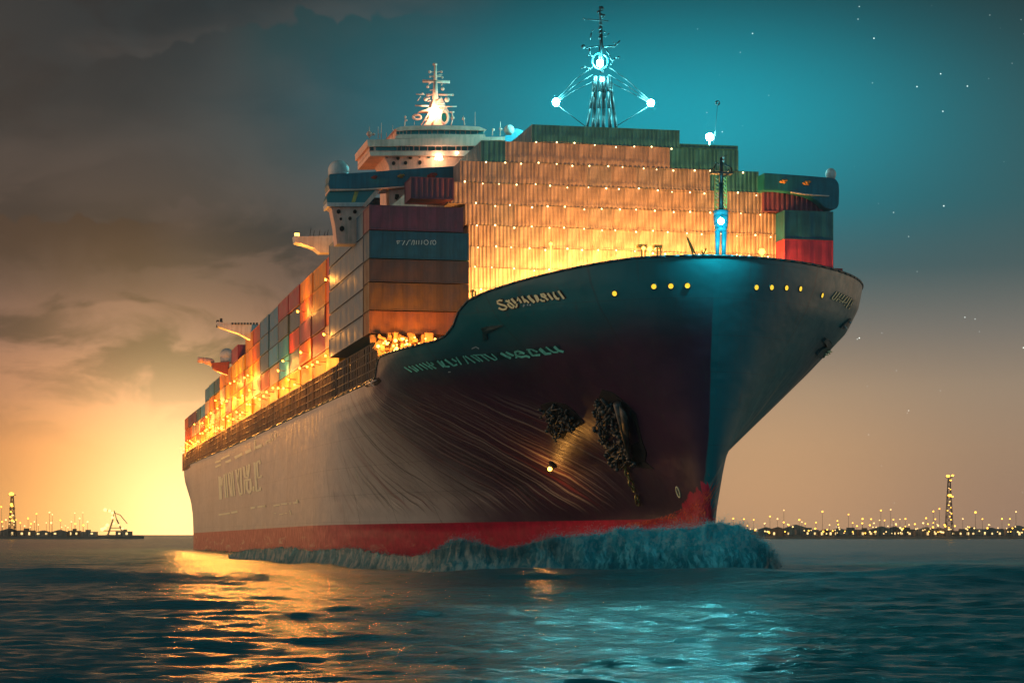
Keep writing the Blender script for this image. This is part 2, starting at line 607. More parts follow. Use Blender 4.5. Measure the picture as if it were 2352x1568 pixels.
M_deck = paint('deck_paint', (.16, .10, .06), .6, var=.3, scale=.4)
deck('forecastle_deck', .55, 36, lambda s: 18.6, M_deck)
deck('main_deck', 36, 335, lambda s: 17.2, M_deck)

# ------------------------------------------------------------------ lettering (traced marks lying on the plates)
def ribbon(bm, pts, w, bvh, off=.05, mat=None, z2=None):
    """a brush stroke of width w (survey px) laid on the surface"""
    # resample
    q = [Vector(pts[0])]
    for a, b in zip(pts[:-1], pts[1:]):
        a, b = Vector(a), Vector(b)
        n = max(1, int((b - a).length / 4))
        for i in range(1, n + 1):
            q.append(a.lerp(b, i / n))
    prev = None
    for i, p in enumerate(q):
        t = (q[min(i + 1, len(q) - 1)] - q[max(i - 1, 0)])
        if t.length < 1e-6:
            continue
        t.normalize()
        nn = Vector((-t.y, t.x))
        row = []
        for k in (-.5, .5):
            e = p + nn * (w * k)
            h, n = hit(e.x, e.y, bvh)
            if h is None:
                row = None
                break
            row.append(bm.verts.new(h + n * off))
        if row and prev:
            bm.faces.new((prev[0], prev[1], row[1], row[0]))
        prev = row


def zoomed(x0, y0, k):
    f = 2352 / 2560
    return lambda p: ((x0 + p[0] / k) * f, (y0 + p[1] / k) * f), f / k


def lettering(name, strokes, zz, mat, bvh=None, off=.05, parent=None, label=None):
    tr, wf = zz
    bm = bmesh.new()
    for st in strokes:
        w = st[0]
        ribbon(bm, [tr(p) for p in st[1:]], w * wf, bvh, off)
    return part(bm, name, mat, parent, label=label)


def ell(cx, cy, rx, ry, n=16):
    return [(cx + rx * math.cos(2 * PI * i / n), cy + ry * math.sin(2 * PI * i / n)) for i in range(n + 1)]


def lin_(*c):
    return [(c[i], c[i + 1]) for i in range(0, len(c), 2)]


def S(w, *c):
    return [w] + lin_(*c)


zA = zoomed(1230, 710, 11.76)
nameL = [S(58, 320, 480, 240, 470, 170, 500, 180, 560, 260, 590, 380, 620, 450, 670, 420, 720, 340, 745, 270, 725, 210, 690),
         S(55, 410, 480, 500, 520, 600, 590, 660, 640, 640, 690, 590, 690, 520, 640, 470, 570), S(60, 480, 460, 530, 500),
         S(70, 580, 420, 650, 500, 715, 560), S(50, 740, 570, 740, 640, 705, 688),
         S(55, 762, 490, 770, 390, 830, 470, 880, 550), S(60, 890, 350, 940, 440, 990, 540), S(50, 950, 440, 1040, 490, 1100, 548),
         S(80, 1070, 335, 1130, 420, 1265, 535), S(65, 1270, 315, 1320, 430, 1370, 520), S(35, 1320, 320, 1400, 470),
         S(55, 1430, 445, 1490, 490, 1570, 485), S(60, 1600, 365, 1530, 285, 1445, 300, 1480, 350, 1590, 400, 1665, 470),
         S(60, 1645, 265, 1720, 360, 1800, 455), S(50, 1810, 225, 1840, 330, 1860, 390), S(70, 1850, 340, 1910, 420, 1990, 430),
         S(58, 1955, 195, 2040, 310, 2130, 430)]
lettering('name_lettering', nameL, zA, M_gold, off=.06, label='cream ship name lettering on the teal bulwark')
lettering('name_marking', [S(40, 930, 660, 962, 595), S(45, 1040, 606, 1075, 606), S(45, 1112, 606, 1150, 606)], zA, M_grytxt)
# dark shadow strokes behind the name
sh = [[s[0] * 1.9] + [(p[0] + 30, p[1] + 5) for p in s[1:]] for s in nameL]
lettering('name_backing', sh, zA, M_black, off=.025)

zB = zoomed(1010, 850, 5.737)
band = [S(105, 40, 415, 600, 318, 860, 272, 1250, 238, 1650, 200, 1900, 165, 2240, 122)]
lettering('line_band', band, zB, M_tealdk, off=.03, label='dark diagonal band under the teal line lettering')
strk = [S(16, 10, 380, 120, 450), S(18, 70, 370, 200, 445), S(18, 120, 360, 220, 430), S(16, 175, 345, 280, 425), S(16, 225, 335, 350, 410),
        S(16, 270, 320, 420, 410), S(18, 330, 305, 380, 350, 470, 400), S(18, 385, 310, 430, 340, 350, 370), S(26, 480, 290, 580, 380),
        S(26, 535, 290, 600, 370, 660, 372), S(26, 590, 270, 720, 360, 770, 340), S(22, 690, 260, 760, 300), S(20, 750, 235, 830, 345),
        S(20, 850, 220, 930, 330), S(18, 880, 220, 1030, 320), S(18, 960, 212, 1100, 300), S(18, 1020, 205, 1140, 300), S(16, 990, 208, 1180, 200),
        S(18, 1100, 200, 1230, 290), S(16, 1160, 200, 1310, 280, 1345, 262), S(14, 1260, 190, 1340, 260), S(34, 1390, 180, 1540, 252),
        S(30, 1465, 165, 1580, 218), S(18, 1600, 245, 1632, 240), S(30, 1735, 185, 1640, 150, 1595, 165, 1620, 215, 1690, 235, 1760, 220, 1815, 240),
        S(14, 1650, 190, 1725, 180), S(14, 1760, 130, 1850, 125), S(30, 1790, 140, 1850, 212, 1960, 205), S(24, 1850, 130, 1920, 165),
        S(44, 1950, 115, 2030, 185), S(34, 2020, 195, 2120, 182), S(22, 2040, 92, 2150, 168, 2220, 165), S(34, 2160, 85, 2220, 140, 2295, 162)]
lettering('line_lettering', strk, zB, M_tealtxt, off=.07, label='slanting teal line lettering along the plum bow')
lettering('bow_marking', [S(12, 975, 120, 1035, 92, 1080, 118), S(14, 638, 452, 672, 450)], zB, M_grytxt)

zC = zoomed(520, 1060, 6.533)
side = [S(45, 195, 850, 215, 1225), S(24, 236, 870, 232, 1000, 205, 1015), S(26, 270, 815, 295, 1200), S(24, 300, 800, 330, 1195),
        S(26, 340, 800, 385, 1180), S(22, 350, 790, 380, 800, 405, 1180), S(24, 405, 765, 440, 1170), S(28, 462, 740, 520, 1130, 552, 1130),
        S(20, 512, 720, 490, 960), S(30, 540, 710, 560, 1125, 520, 1160), S(34, 590, 690, 610, 860, 660, 870, 682, 650), S(22, 640, 670, 642, 830),
        S(34, 612, 912, 700, 900, 710, 1060, 682, 1130, 642, 1050, 640, 930), S(22, 606, 900, 607, 1135), S(34, 750, 1010, 750, 1095),
        S(34, 765, 620, 800, 1090, 858, 1070, 860, 1025), S(30, 802, 622, 822, 870, 870, 862, 880, 830), S(28, 802, 625, 850, 590, 856, 650)]
lettering('side_lettering', side, zC, M_goldl, off=.06, label='tall pale lettering on the grey hull side')
marks = [S(26, 120, 625, 215, 590), S(26, 215, 570, 360, 500), S(28, 125, 700, 215, 655), S(36, 290, 622, 385, 582), S(44, 440, 550, 570, 478),
         S(48, 618, 462, 712, 415), S(20, 772, 260, 772, 420), S(16, 792, 150, 785, 230), S(46, 785, 385, 890, 340), S(22, 960, 285, 968, 322),
         S(20, 960, 280, 1022, 256, 1020, 300), S(20, 1040, 230, 1072, 240, 1050, 268), S(14, 1040, 150, 1046, 190), S(18, 1108, 150, 1116, 215),
         S(26, 180, 1475, 370, 1450), S(34, 385, 1442, 490, 1424), S(32, 700, 1370, 782, 1352), S(26, 815, 1350, 945, 1330), S(30, 910, 1340, 945, 1335),
         S(24, 1075, 1330, 1180, 1312), S(20, 1195, 1306, 1300, 1295), S(24, 1340, 1305, 1362, 1280), S(28, 1400, 1288, 1485, 1268), S(24, 1455, 1230, 1470, 1270),
         S(14, 1080, 1450, 1125, 1455), S(14, 1170, 1472, 1240, 1462), S(16, 1340, 1405, 1362, 1475), S(12, 1260, 1450, 1300, 1452)]
lettering('hull_marking', marks, zC, M_goldl, off=.06, label='small pale load and draught marks on the grey hull side')

zD = zoomed(2060, 720, 22.4)
nameR = [S(60, 690, 200, 410, 560, 430, 610, 520, 640, 600, 560, 840, 250), S(55, 980, 320, 800, 520), S(60, 760, 560, 640, 720), S(60, 1120, 390, 950, 610),
         S(42, 790, 600, 990, 740), S(60, 830, 780, 872, 720), S(62, 1280, 470, 990, 800), S(55, 1390, 530, 1220, 800), S(45, 1220, 810, 1090, 780),
         S(55, 1500, 580, 1190, 1100), S(50, 1075, 965, 1150, 900), S(35, 1610, 690, 1460, 950), S(45, 1430, 1060, 1345, 1155)]
lettering('name_lettering', nameR, zD, M_gold, off=.07, label='cream lettering by the far corner of the bow')
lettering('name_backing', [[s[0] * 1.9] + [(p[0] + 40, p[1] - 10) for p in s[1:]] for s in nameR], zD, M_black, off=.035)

# ------------------------------------------------------------------ plates traced on the hull
def place(u, v, off=0.0):
    for k in range(400):                    # nearest point that lies on the plates
        w = .6 * k ** .8
        h, n = hit(u + w * math.cos(k * 2.4), v + w * math.sin(k * 2.4))
        if h is not None:
            return h + n * off, n


def patch(outline, off, grow=0.0):
    """hull-hugging plate: outline in survey px -> list of 3D points"""
    out = []
    for (u, v) in outline:
        h, n = place(u, v)
        out.append(h + n * off)
    return out


f_ = 2352 / 2560
def z6(*c):
    return [((1150 + c[i] / 2.613) * f_, (900 + c[i + 1] / 2.613) * f_) for i in range(0, len(c), 2)]


def plate_obj(name, outline, mat, depth, label=None, parent=None, off=.06):
    bm = bmesh.new()
    pts = patch(outline, off)
    h, n = place(sum(p[0] for p in outline) / len(outline), sum(p[1] for p in outline) / len(outline))
    prism(bm, pts, -n * depth)
    return part(bm, name, mat, parent, label=label)


def chain(bm, pts, link=.5, r=.07):
    L = []
    for a, b in zip(pts[:-1], pts[1:]):
        n = max(1, int((b - a).length / (link * .72)))
        for i in range(n):
            L.append(a.lerp(b, i / n))
    for i in range(len(L) - 1):
        d = (L[i + 1] - L[i])
        q = d.to_track_quat('X', 'Z') @ Matrix.Rotation(PI / 2 * (i % 2) + .3, 4, 'X').to_quaternion()
        torus(bm, L[i], link * .5, r, q, 10, 5, 1.0, .6)


def rods(bm, poly, n, rmin, rmax, lift, seed):
    """worn iron bars, shackles and flukes crowding inside a pocket"""
    r = random.Random(seed)
    us = [p[0] for p in poly]; vs = [p[1] for p in poly]

    def inside(x, y):
        c = False
        j = len(poly) - 1
        for i in range(len(poly)):
            if (poly[i][1] > y) != (poly[j][1] > y) and x < (poly[j][0] - poly[i][0]) * (y - poly[i][1]) / (poly[j][1] - poly[i][1]) + poly[i][0]:
                c = not c
            j = i
        return c
    k = 0
    while k < n:
        u, v = r.uniform(min(us), max(us)), r.uniform(min(vs), max(vs))
        if not inside(u, v):
            continue
        ang = r.choice((.9, 1.1, 1.9, 2.2, .2)) + r.uniform(-.3, .3)
        L = r.uniform(8, 24)
        u2, v2 = u + math.cos(ang) * L, v + math.sin(ang) * L
        if not inside(u2, v2):
            continue
        p, nn = place(u, v, r.uniform(.1, lift))
        p2, _ = place(u2, v2, r.uniform(.1, lift))
        rad = r.uniform(rmin, rmax)
        cyl(bm, p, p2, rad, rad * r.uniform(.5, 1.1), 7)
        sphere(bm, p2, rad * 1.5, seg=8, rings=6)
        k += 1


pk1 = z6(525, 290, 600, 270, 690, 285, 760, 340, 815, 410, 760, 440, 700, 470, 680, 510, 610, 500, 580, 450, 575, 380, 545, 340)
pk2 = z6(930, 190, 1000, 210, 1100, 290, 1150, 350, 1170, 440, 1190, 520, 1220, 600, 1210, 660, 1270, 710, 1180, 700, 1100, 690, 1040, 710,
         985, 660, 975, 590, 910, 480, 890, 390, 885, 300)
a1 = plate_obj('anchor_pocket', pk1, M_black, .5, 'smaller fan-shaped anchor pocket of iron bars')
bm = bmesh.new(); rods(bm, pk1[:1] + pk1[1:], 46, .06, .15, .7, 3)
part(bm, 'anchor', M_iron, a1, True)
a2 = plate_obj('anchor_pocket', pk2, M_black, .5, 'larger anchor pocket with hanging chain')
bm = bmesh.new(); pk2a = z6(930, 200, 1000, 230, 1060, 330, 1090, 450, 1130, 560, 1170, 640, 1180, 690, 1050, 690, 990, 650, 980, 590, 915, 480, 895, 390, 890, 300)
rods(bm, pk2a, 100, .06, .17, .8, 5)
# the shank and one fluke plate stand out
p0, n0 = place(*z6(1050, 260)[0], .5); p1, _ = place(*z6(1150, 600)[0], .7)
cyl(bm, p0, p1, .34, .26, 10)
q = [place(*w, .55)[0] for w in z6(1075, 270, 1125, 330, 1135, 470, 1090, 430)]
prism(bm, q, n0 * .18)
part(bm, 'anchor', M_iron, a2, True)
bm = bmesh.new()
cpts = [place(*w, .3)[0] for w in z6(1095, 690, 1120, 760, 1150, 830, 1172, 890, 1186, 950, 1188, 990)]
chain(bm, cpts, .62, .09)
part(bm, 'anchor_chain', paint('chain_brass', (.42, .34, .12), .4, .6, var=.4), a2, True)

# small oval scupper, fairleads and mooring fittings
bm = bmesh.new()
p, n = place(*z6(1428, 860)[0], .05)
torus(bm, p, .42, .06, n.to_track_quat('Z', 'Y'), 18, 6, .7, 1.1)
part(bm, 'scupper', M_gold, None, True)
lead = [(834, 872), (852, 862), (872, 862), (878, 870), (868, 880), (846, 885), (838, 880)]
fl = plate_obj('fairlead', [(u - 2, v + 4) for u, v in lead], M_black, .4, 'fairlead at the shoulder of the hull')
bm = bmesh.new()
for (ua, va, ub, vb) in ((845, 882, 870, 870), (850, 868, 866, 884), (856, 866, 860, 886)):
    cyl(bm, place(ua, va, .2)[0], place(ub, vb, .3)[0], .07, .05, 7)
part(bm, 'mooring_roller', M_white, fl, True)


def z3(x0, y0, k, *c):
    return [((x0 + c[i] / k) * f_, (y0 + c[i + 1] / k) * f_) for i in range(0, len(c), 2)]


fr1 = z3(1940, 780, 8.71, 980, 610, 1060, 550, 1140, 590, 1190, 690, 1140, 800, 1080, 880, 940, 980, 850, 900, 930, 800, 1040, 735, 1075, 745, 1050, 670)
fb = plate_obj('fairlead', fr1, M_tealdk, .5, 'hooked mooring fairlead on the right flare of the bow', off=.25)
bm = bmesh.new()
for w in ((960, 920, 1010, 840), (1000, 850, 1060, 870), (1060, 790, 1100, 840), (1080, 790, 1140, 800)):
    e = z3(1940, 780, 8.71, *w)
    cyl(bm, place(*e[0], .4)[0], place(*e[1], .4)[0], .09, .07, 7)
part(bm, 'mooring_roller', M_gold, fb, True)
fr2 = z3(1940, 780, 8.71, 1375, 320, 1450, 240, 1560, 150, 1600, 130, 1580, 190, 1500, 300, 1450, 350)
fb2 = plate_obj('fairlead', fr2, M_tealdk, .4, 'narrow fairlead near the top of the right flare', off=.2)
bm = bmesh.new()
e = z3(1940, 780, 8.71, 1430, 270, 1470, 320, 1530, 190, 1560, 200)
cyl(bm, place(*e[0], .35)[0], place(*e[1], .35)[0], .07, .05, 7); cyl(bm, place(*e[2], .35)[0], place(*e[3], .35)[0], .09, .07, 7)
part(bm, 'mooring_roller', M_grytxt, fb2, True)
# hook-like bracket on the plum plates under the name
bk = z3(850, 500, 2.613, 925, 835, 980, 822, 1065, 818, 1040, 826, 1000, 850, 960, 870, 965, 905, 935, 915, 935, 860)
plate_obj('bow_bracket', bk, M_tealdk, .2, 'small dark hooked bracket on the plum bow', off=.12)

# lit portholes
for (u, v) in ((1412, 674), (1502, 658), (1541, 657), (1579, 656), (1737, 660), (1772, 660), (1806, 661), (1838, 663), (1888, 678)):
    p, n = place(u, v, .03)
    q = n.to_track_quat('Z', 'Y')
    bm = bmesh.new()
    torus(bm, p, .24, .05, q, 18, 6)
    po = part(bm, 'porthole', M_tealdk, None, True)
    bm = bmesh.new()
    ring = [bm.verts.new(p + n * .02 + q @ Vector((math.cos(t * PI / 9) * .22, math.sin(t * PI / 9) * .22, 0))) for t in range(18)]
    bm.faces.new(ring)
    part(bm, 'porthole_glass', G_port, po)

# orange lamp on the bow
p, n = place(1270, 1066, .0)
q = n.to_track_quat('Z', 'Y')
hl = bmesh.new()
cyl(hl, p, p + n * .45, .28, .34, 14)
hl = part(hl, 'bow_lamp', M_dark, None, True, 'glaring orange lamp on the plum bow')
bm = bmesh.new(); sphere(bm, p + n * .55, .20, seg=16, rings=10)
part(bm, 'lamp_lens', G_star, hl, True)
HULL_LAMP = M @ (p + n * 1.7)


def point_light(name, loc, energy, color, r=.2, parent=None):
    ld = bpy.data.lights.new(name, 'POINT')
    ld.energy = energy; ld.color = color; ld.shadow_soft_size = r
    lo = bpy.data.objects.new(name, ld)
    COL.objects.link(lo)
    lo.location = loc
    return lo


# ------------------------------------------------------------------ foremast on the bow
fm = bmesh.new()
A0 = 3.5
def pb(u, v, a=A0):
    return P(u, v, a)
def blade(bm, u0, u1, v, u2, u3, w, depth, a=A0):
    """tapered leg or body between two levels"""
    q = [pb(u0, v, a), pb(u1, v, a), pb(u3, w, a), pb(u2, w, a)]
    prism(bm, q, (0, depth, 0))
body = bmesh.new()
lvls = [(484, 1637.5, 1673), (495, 1638, 1673), (512, 1639, 1673), (523, 1641, 1671), (532, 1642.5, 1669)]
for (v0, l0, r0), (v1, l1, r1) in zip(lvls[:-1], lvls[1:]):
    cyl(body, pb((l0 + r0) / 2, v0), pb((l1 + r1) / 2, v1), (r0 - l0) / 2 / 29, (r1 - l1) / 2 / 29, 16)
fmast = part(body, 'foremast', M_bluep, None, True, 'blue two-legged foremast with lamp on the bow')
for (ua, ub, uc, ud) in ((1641.5, 1655, 1643, 1652), (1656, 1670, 1657, 1667)):
    bm = bmesh.new()
    cyl(bm, pb((ua + ub) / 2, 530), pb((uc + ud) / 2, 596), (ub - ua) / 2 / 29, (ud - uc) / 2 / 29, 12)
    part(bm, 'mast_leg', M_bluep, fmast, True)
bm = bmesh.new()
cyl(bm, pb(1656, 486), pb(1656.5, 420), .20, .17, 10)
cyl(bm, pb(1656.5, 420), pb(1657, 362), .17, .12, 10)
part(bm, 'mast_pole', M_mastdk, fmast, True)
bm = bmesh.new()
box(bm, (pb(1657, 398) + Vector((0, 0, 0))), (1.75, .9, .14))
for u in (1633, 1640, 1674, 1681):
    cyl(bm, pb(u, 398), pb(u, 388 - (u % 3) * 3), .05, seg=6)
tube(bm, [pb(1633, 389), pb(1640, 387), pb(1645, 374), pb(1652, 378)], .06)
tube(bm, [pb(1661, 376), pb(1668, 380), pb(1678, 384), pb(1681, 396)], .06)
cyl(bm, pb(1657, 362), pb(1672, 356), .05, .02, 6)
tube(bm, [pb(1656, 410), pb(1667, 402), pb(1675, 400)], .05)
part(bm, 'mast_platform', M_mastdk, fmast)
bm = bmesh.new()
tube(bm, [pb(1660, 360), pb(1661, 364), pb(1661, 372)], .06)
for v in (363, 371):
    sphere(bm, pb(1659, v) + Vector((0, -.3, 0)), .11, seg=8, rings=6)
part(bm, 'mast_fitting', M_white, fmast, True)
for (side_, us) in ((-1, (1642, 1650)), (1, (1662, 1669))):
    bm = bmesh.new()
    r = random.Random(4 + side_)
    y = 408
    while y < 482:
        cyl(bm, pb(us[0], y), pb(us[1], y + r.uniform(4, 9)), .05, seg=6)
        cyl(bm, pb(us[0], y + 8), pb(us[1], y + 2), .04, seg=6)
        y += 9
    cyl(bm, pb(us[0] if side_ < 0 else us[1], 406), pb(us[0] if side_ < 0 else us[1], 484), .05, seg=6)
    part(bm, 'mast_ladder', M_orange if side_ < 0 else M_yel, fmast)
bm = bmesh.new()
sphere(bm, pb(1656, 508, -1.3), .24)
part(bm, 'mast_lamp', glow('bow_cyan_lamp', (.12, .88, 1.0), 1500), fmast, True)
bm = bmesh.new(); tube(bm, [pb(1656, 501, A0), pb(1656, 500, -1.3), pb(1656, 504, -1.3)], .05, 6)
part(bm, 'lamp_bracket', M_bluep, fmast, True)

# ------------------------------------------------------------------ masthead tower behind the container wall
A1 = 58
def pm(u, v, a=A1):
    return P(u, v, a)
bm = bmesh.new()
r0 = random.Random(2)
cyl(bm, pm(1383, 168), pm(1380, 62), .22, .16, 10)
cyl(bm, pm(1380, 62), pm(1377, 15), .15, .06, 8)
mast = part(bm, 'main_mast', M_mastdk, None, True, 'dark lattice main mast with cyan lamps above the container wall')
for k, (ut, ub, rr) in enumerate(((1366, 1347, .16), (1369, 1362, .20), (1380, 1372, .22), (1388, 1386, .2), (1397, 1402, .22), (1401, 1416, .18))):
    bm = bmesh.new()
    mid = pm((ut * .45 + ub * .55), 250, A1 + (k % 2) * 1.2)
    tube(bm, [pm(ut, 176), pm((ut * .75 + ub * .25), 212), mid, pm(ub, 300, A1 + (k % 2) * 1.2)], rr, 8)
    part(bm, 'mast_leg', M_mastdk, mast, True)
bm = bmesh.new()
tube(bm, [pm(1350, 45), pm(1397, 49)], .07); sphere(bm, pm(1341, 44), .13, seg=8, rings=6)
tube(bm, [pm(1341, 44), pm(1350, 45)], .03)
part(bm, 'mast_yard', M_mastdk, mast, True)
bm = bmesh.new()
tube(bm, [pm(1346, 112), pm(1362, 108), pm(1378, 107)], .08)
sphere(bm, pm(1340, 108), .25, seg=8, rings=6)
part(bm, 'mast_yard', M_mastdk, mast, True)
bm = bmesh.new()
prism(bm, [pm(1386, 106), pm(1412, 104), pm(1420, 102), pm(1412, 109), pm(1390, 110)], (0, .4, 0))
tube(bm, [pm(1414, 104), pm(1424, 94)], .08); tube(bm, [pm(1408, 96), pm(1416, 104)], .04)
part(bm, 'mast_yard', M_mastdk, mast, True)
bm = bmesh.new()
tube(bm, [pm(1353, 112), pm(1356, 124), pm(1362, 132)], .1); tube(bm, [pm(1348, 130), pm(1356, 126)], .06)
part(bm, 'signal_arm', M_mastdk, mast, True)
bm = bmesh.new()
tube(bm, [pm(1392, 114), pm(1400, 128), pm(1406, 144), pm(1403, 151)], .08)
tube(bm, [pm(1406, 142), pm(1413, 134), pm(1424, 131)], .10)
part(bm, 'signal_arm', M_mastdk, mast, True)
bm = bmesh.new()
tube(bm, [pm(1335, 157), pm(1345, 154), pm(1357, 160)], .11)
part(bm, 'signal_arm', M_mastdk, mast, True)
bm = bmesh.new()
tube(bm, [pm(1358, 72), pm(1366, 69)], .05); tube(bm, [pm(1356, 92), pm(1358, 76)], .07)
tube(bm, [pm(1384, 84), pm(1392, 85), pm(1399, 77)], .05); tube(bm, [pm(1386, 72), pm(1391, 76)], .08)
part(bm, 'signal_arm', M_mastdk, mast, True)
bm = bmesh.new()
tube(bm, [pm(1380, 44), pm(1387, 37)], .1); sphere(bm, pm(1387, 36), .16, seg=8, rings=6)
part(bm, 'signal_arm', M_mastdk, mast, True)
for v in (20, 28, 36, 55, 66, 76, 88):
    bm = bmesh.new(); sphere(bm, pm(1378 + r0.uniform(-4, 4), v), r0.uniform(.15, .26), seg=8, rings=6)
    part(bm, 'mast_fitting', M_mastdk, mast, True)
for (ua, ub) in ((1376, 1378), (1386, 1383)):
    bm = bmesh.new(); tube(bm, [pm(ua, 140), pm(ub, 108)], .09)
    part(bm, 'mast_strut', M_mastdk, mast, True)
for (u, v) in ((1277, 235), (1495, 237)):
    bm = bmesh.new()
    sgn = -1 if u < 1380 else 1
    for dv in (-18, 0, 16):
        tube(bm, [pm(1380 + sgn * 18, 172 + dv), pm(1380 + sgn * 62, 198 + dv * .7), pm(u - sgn * 4, v - 4 + dv * .2)], .055, 6)
    tube(bm, [pm(u, v + 4), pm(1380 + sgn * 36, 290)], .045, 6)
    part(bm, 'lamp_stay', M_mastdk, mast, True)
for (u, v, r, g) in ((1378, 146, .36, G_cyan), (1383, 183, .2, G_cyan2), (1277, 235, .38, G_cyan), (1495, 237, .36, G_cyan)):
    bm = bmesh.new(); sphere(bm, pm(u, v, A1 - .8), r)
    part(bm, 'mast_lamp', g, mast, True)
bm = bmesh.new(); torus(bm, pm(1378, 141), .85, .1, Matrix.Rotation(PI / 2, 4, 'X').to_quaternion(), 20, 6)
part(bm, 'lamp_ring', M_bluep, mast, True)
# lone lamp post
bm = bmesh.new(); cyl(bm, pm(1629, 318), P(1630, 480, A1), .12, .16, 8)
lp = part(bm, 'lamp_post', M_mastdk, None, True, 'lamp post with cyan lamp rising behind the stepped right end of the wall')
bm = bmesh.new(); sphere(bm, pm(1630, 315, A1 - .3), .40)
part(bm, 'post_lamp', G_cyan, lp, True)
bm = bmesh.new(); torus(bm, pm(1648, 237), .2, .09, Matrix.Rotation(PI / 2, 4, 'X').to_quaternion(), 14, 6)
cyl(bm, pm(1648, 241), pm(1640, 330), .022, seg=5)
part(bm, 'aerial_ring', M_dark, lp, True)

# ------------------------------------------------------------------ white bridge
A2 = 60
def px(u, v, a=A2):
    return P(u, v, a)
bm = bmesh.new()
def slab(bm, pts, a0, depth, a=None):
    prism(bm, [P(u, v, a0) for u, v in pts], (0, depth, 0))
slab(bm, [(880, 356), (1110, 354), (1110, 600), (896, 600), (896, 400), (893, 380)], A2 + .6, 7)
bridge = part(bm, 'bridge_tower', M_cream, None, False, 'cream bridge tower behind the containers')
bm = bmesh.new()
slab(bm, [(843, 321), (880, 320), (960, 318), (1040, 316), (1160, 314), (1160, 322), (1103, 323), (1103, 335), (1000, 335), (930, 335), (900, 336), (844, 337)], A2 - .4, 9)
slab(bm, [(848, 337), (900, 337), (1103, 336), (1103, 347), (848, 349)], A2, 8.5)
slab(bm, [(849, 349), (900, 348), (1000, 346), (1103, 346), (1103, 359), (1000, 357), (850, 358)], A2 - .3, 9)
slab(bm, [(843, 322), (856, 322), (856, 334), (849, 337), (845, 335)], A2 - .6, 1.0)
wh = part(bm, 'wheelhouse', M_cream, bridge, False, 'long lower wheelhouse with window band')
bm = bmesh.new()
slab(bm, [(907, 296), (920, 291), (950, 289), (1000, 288), (1060, 289), (1100, 291), (1118, 298), (1113, 300), (1060, 299), (1000, 298), (940, 299), (915, 301)], A2 - .3, 7)
slab(bm, [(910, 299), (1112, 299), (1112, 311), (910, 311)], A2 + .1, 6.5)
slab(bm, [(908, 313), (920, 309), (1000, 308), (1114, 309), (1116, 317), (908, 318)], A2 - .3, 7)
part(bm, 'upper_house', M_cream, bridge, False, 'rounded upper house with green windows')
wx0 = [852, 858] 
def window(u0, u1, v0, v1, a, mat):
    bm = bmesh.new()
    slab(bm, [(u0, v0), (u1, v0), (u1, v1), (u0, v1)], a - .06, .12)
    return part(bm, 'bridge_window', mat, bridge)
window(849.5, 858, 338, 346, A2, mg); window(863.5, 911, 337.6, 345.6, A2, mg2)
e = [913, 921, 923.5, 931, 933, 939, 941, 949, 951.5, 962, 964.5, 981, 983.5, 999, 1001.5, 1013, 1016, 1026, 1028, 1046, 1048.5, 1058, 1060.5, 1073, 1075.5, 1088, 1090, 1102]
for a_, b_ in zip(e[0::2], e[1::2]):
    window(a_, b_, 336.6, 345.6, A2, mg)
e = [911, 917, 918.5, 925, 927, 933, 935, 943, 945.5, 961, 963.5, 981, 983, 991, 993.5, 1004, 1006.5, 1020, 1022, 1032, 1034, 1046, 1048, 1056, 1058, 1068, 1070, 1080, 1082, 1096, 1098, 1111]
for a_, b_ in zip(e[0::2], e[1::2]):
    window(a_, b_, 299.6, 308.4, A2 + .1, mg2)
# odd rounded openings in the tower front
for (x, y, rx, ry) in ((516, 645, 24, 28), (677, 677, 26, 28), (860, 672, 24, 24), (995, 657, 16, 18), (1128, 662, 28, 20), (613, 753, 25, 28), (788, 748, 25, 27), (1000, 743, 24, 32)):
    u, v = (880 + x / 5.88) * f_, (280 + y / 5.88) * f_
    bm = bmesh.new()
    pts = [(u + rx / 5.88 * f_ * math.cos(t * PI / 8), v + ry / 5.88 * f_ * math.sin(t * PI / 8)) for t in range(16)]
    slab(bm, pts, A2 + .5, .2)
    part(bm, 'tower_opening', M_black if x % 3 else mg, bridge)
bm = bmesh.new()
p = px(1008, 361.5, A2 - .6); cyl(bm, p + Vector((0, 0, -.2)), p + Vector((0, 0, .2)), .42, .25, 12)
part(bm, 'bridge_lamp', G_warm, bridge, True)
bm = bmesh.new(); sphere(bm, px(1050, 351.5, A2 - .6), .12, seg=10, rings=8)
part(bm, 'bridge_lamp', G_warm, bridge, True)

# bridge mast
def zb(x, y, a=A2 + 3):
    return P((1000 + x / 9.225) * f_, (150 + y / 9.225) * f_, a)
bm = bmesh.new()
cyl(bm, zb(815, 900), zb(815, 480), .34, .20, 10); cyl(bm, zb(815, 480), zb(815, 110), .20, .12, 10)
box(bm, zb(805, 105), (.42, .35, .2))
bmast = part(bm, 'bridge_mast', M_cream, bridge, True, 'cream mast hung with yards above the bridge')
bm = bmesh.new()
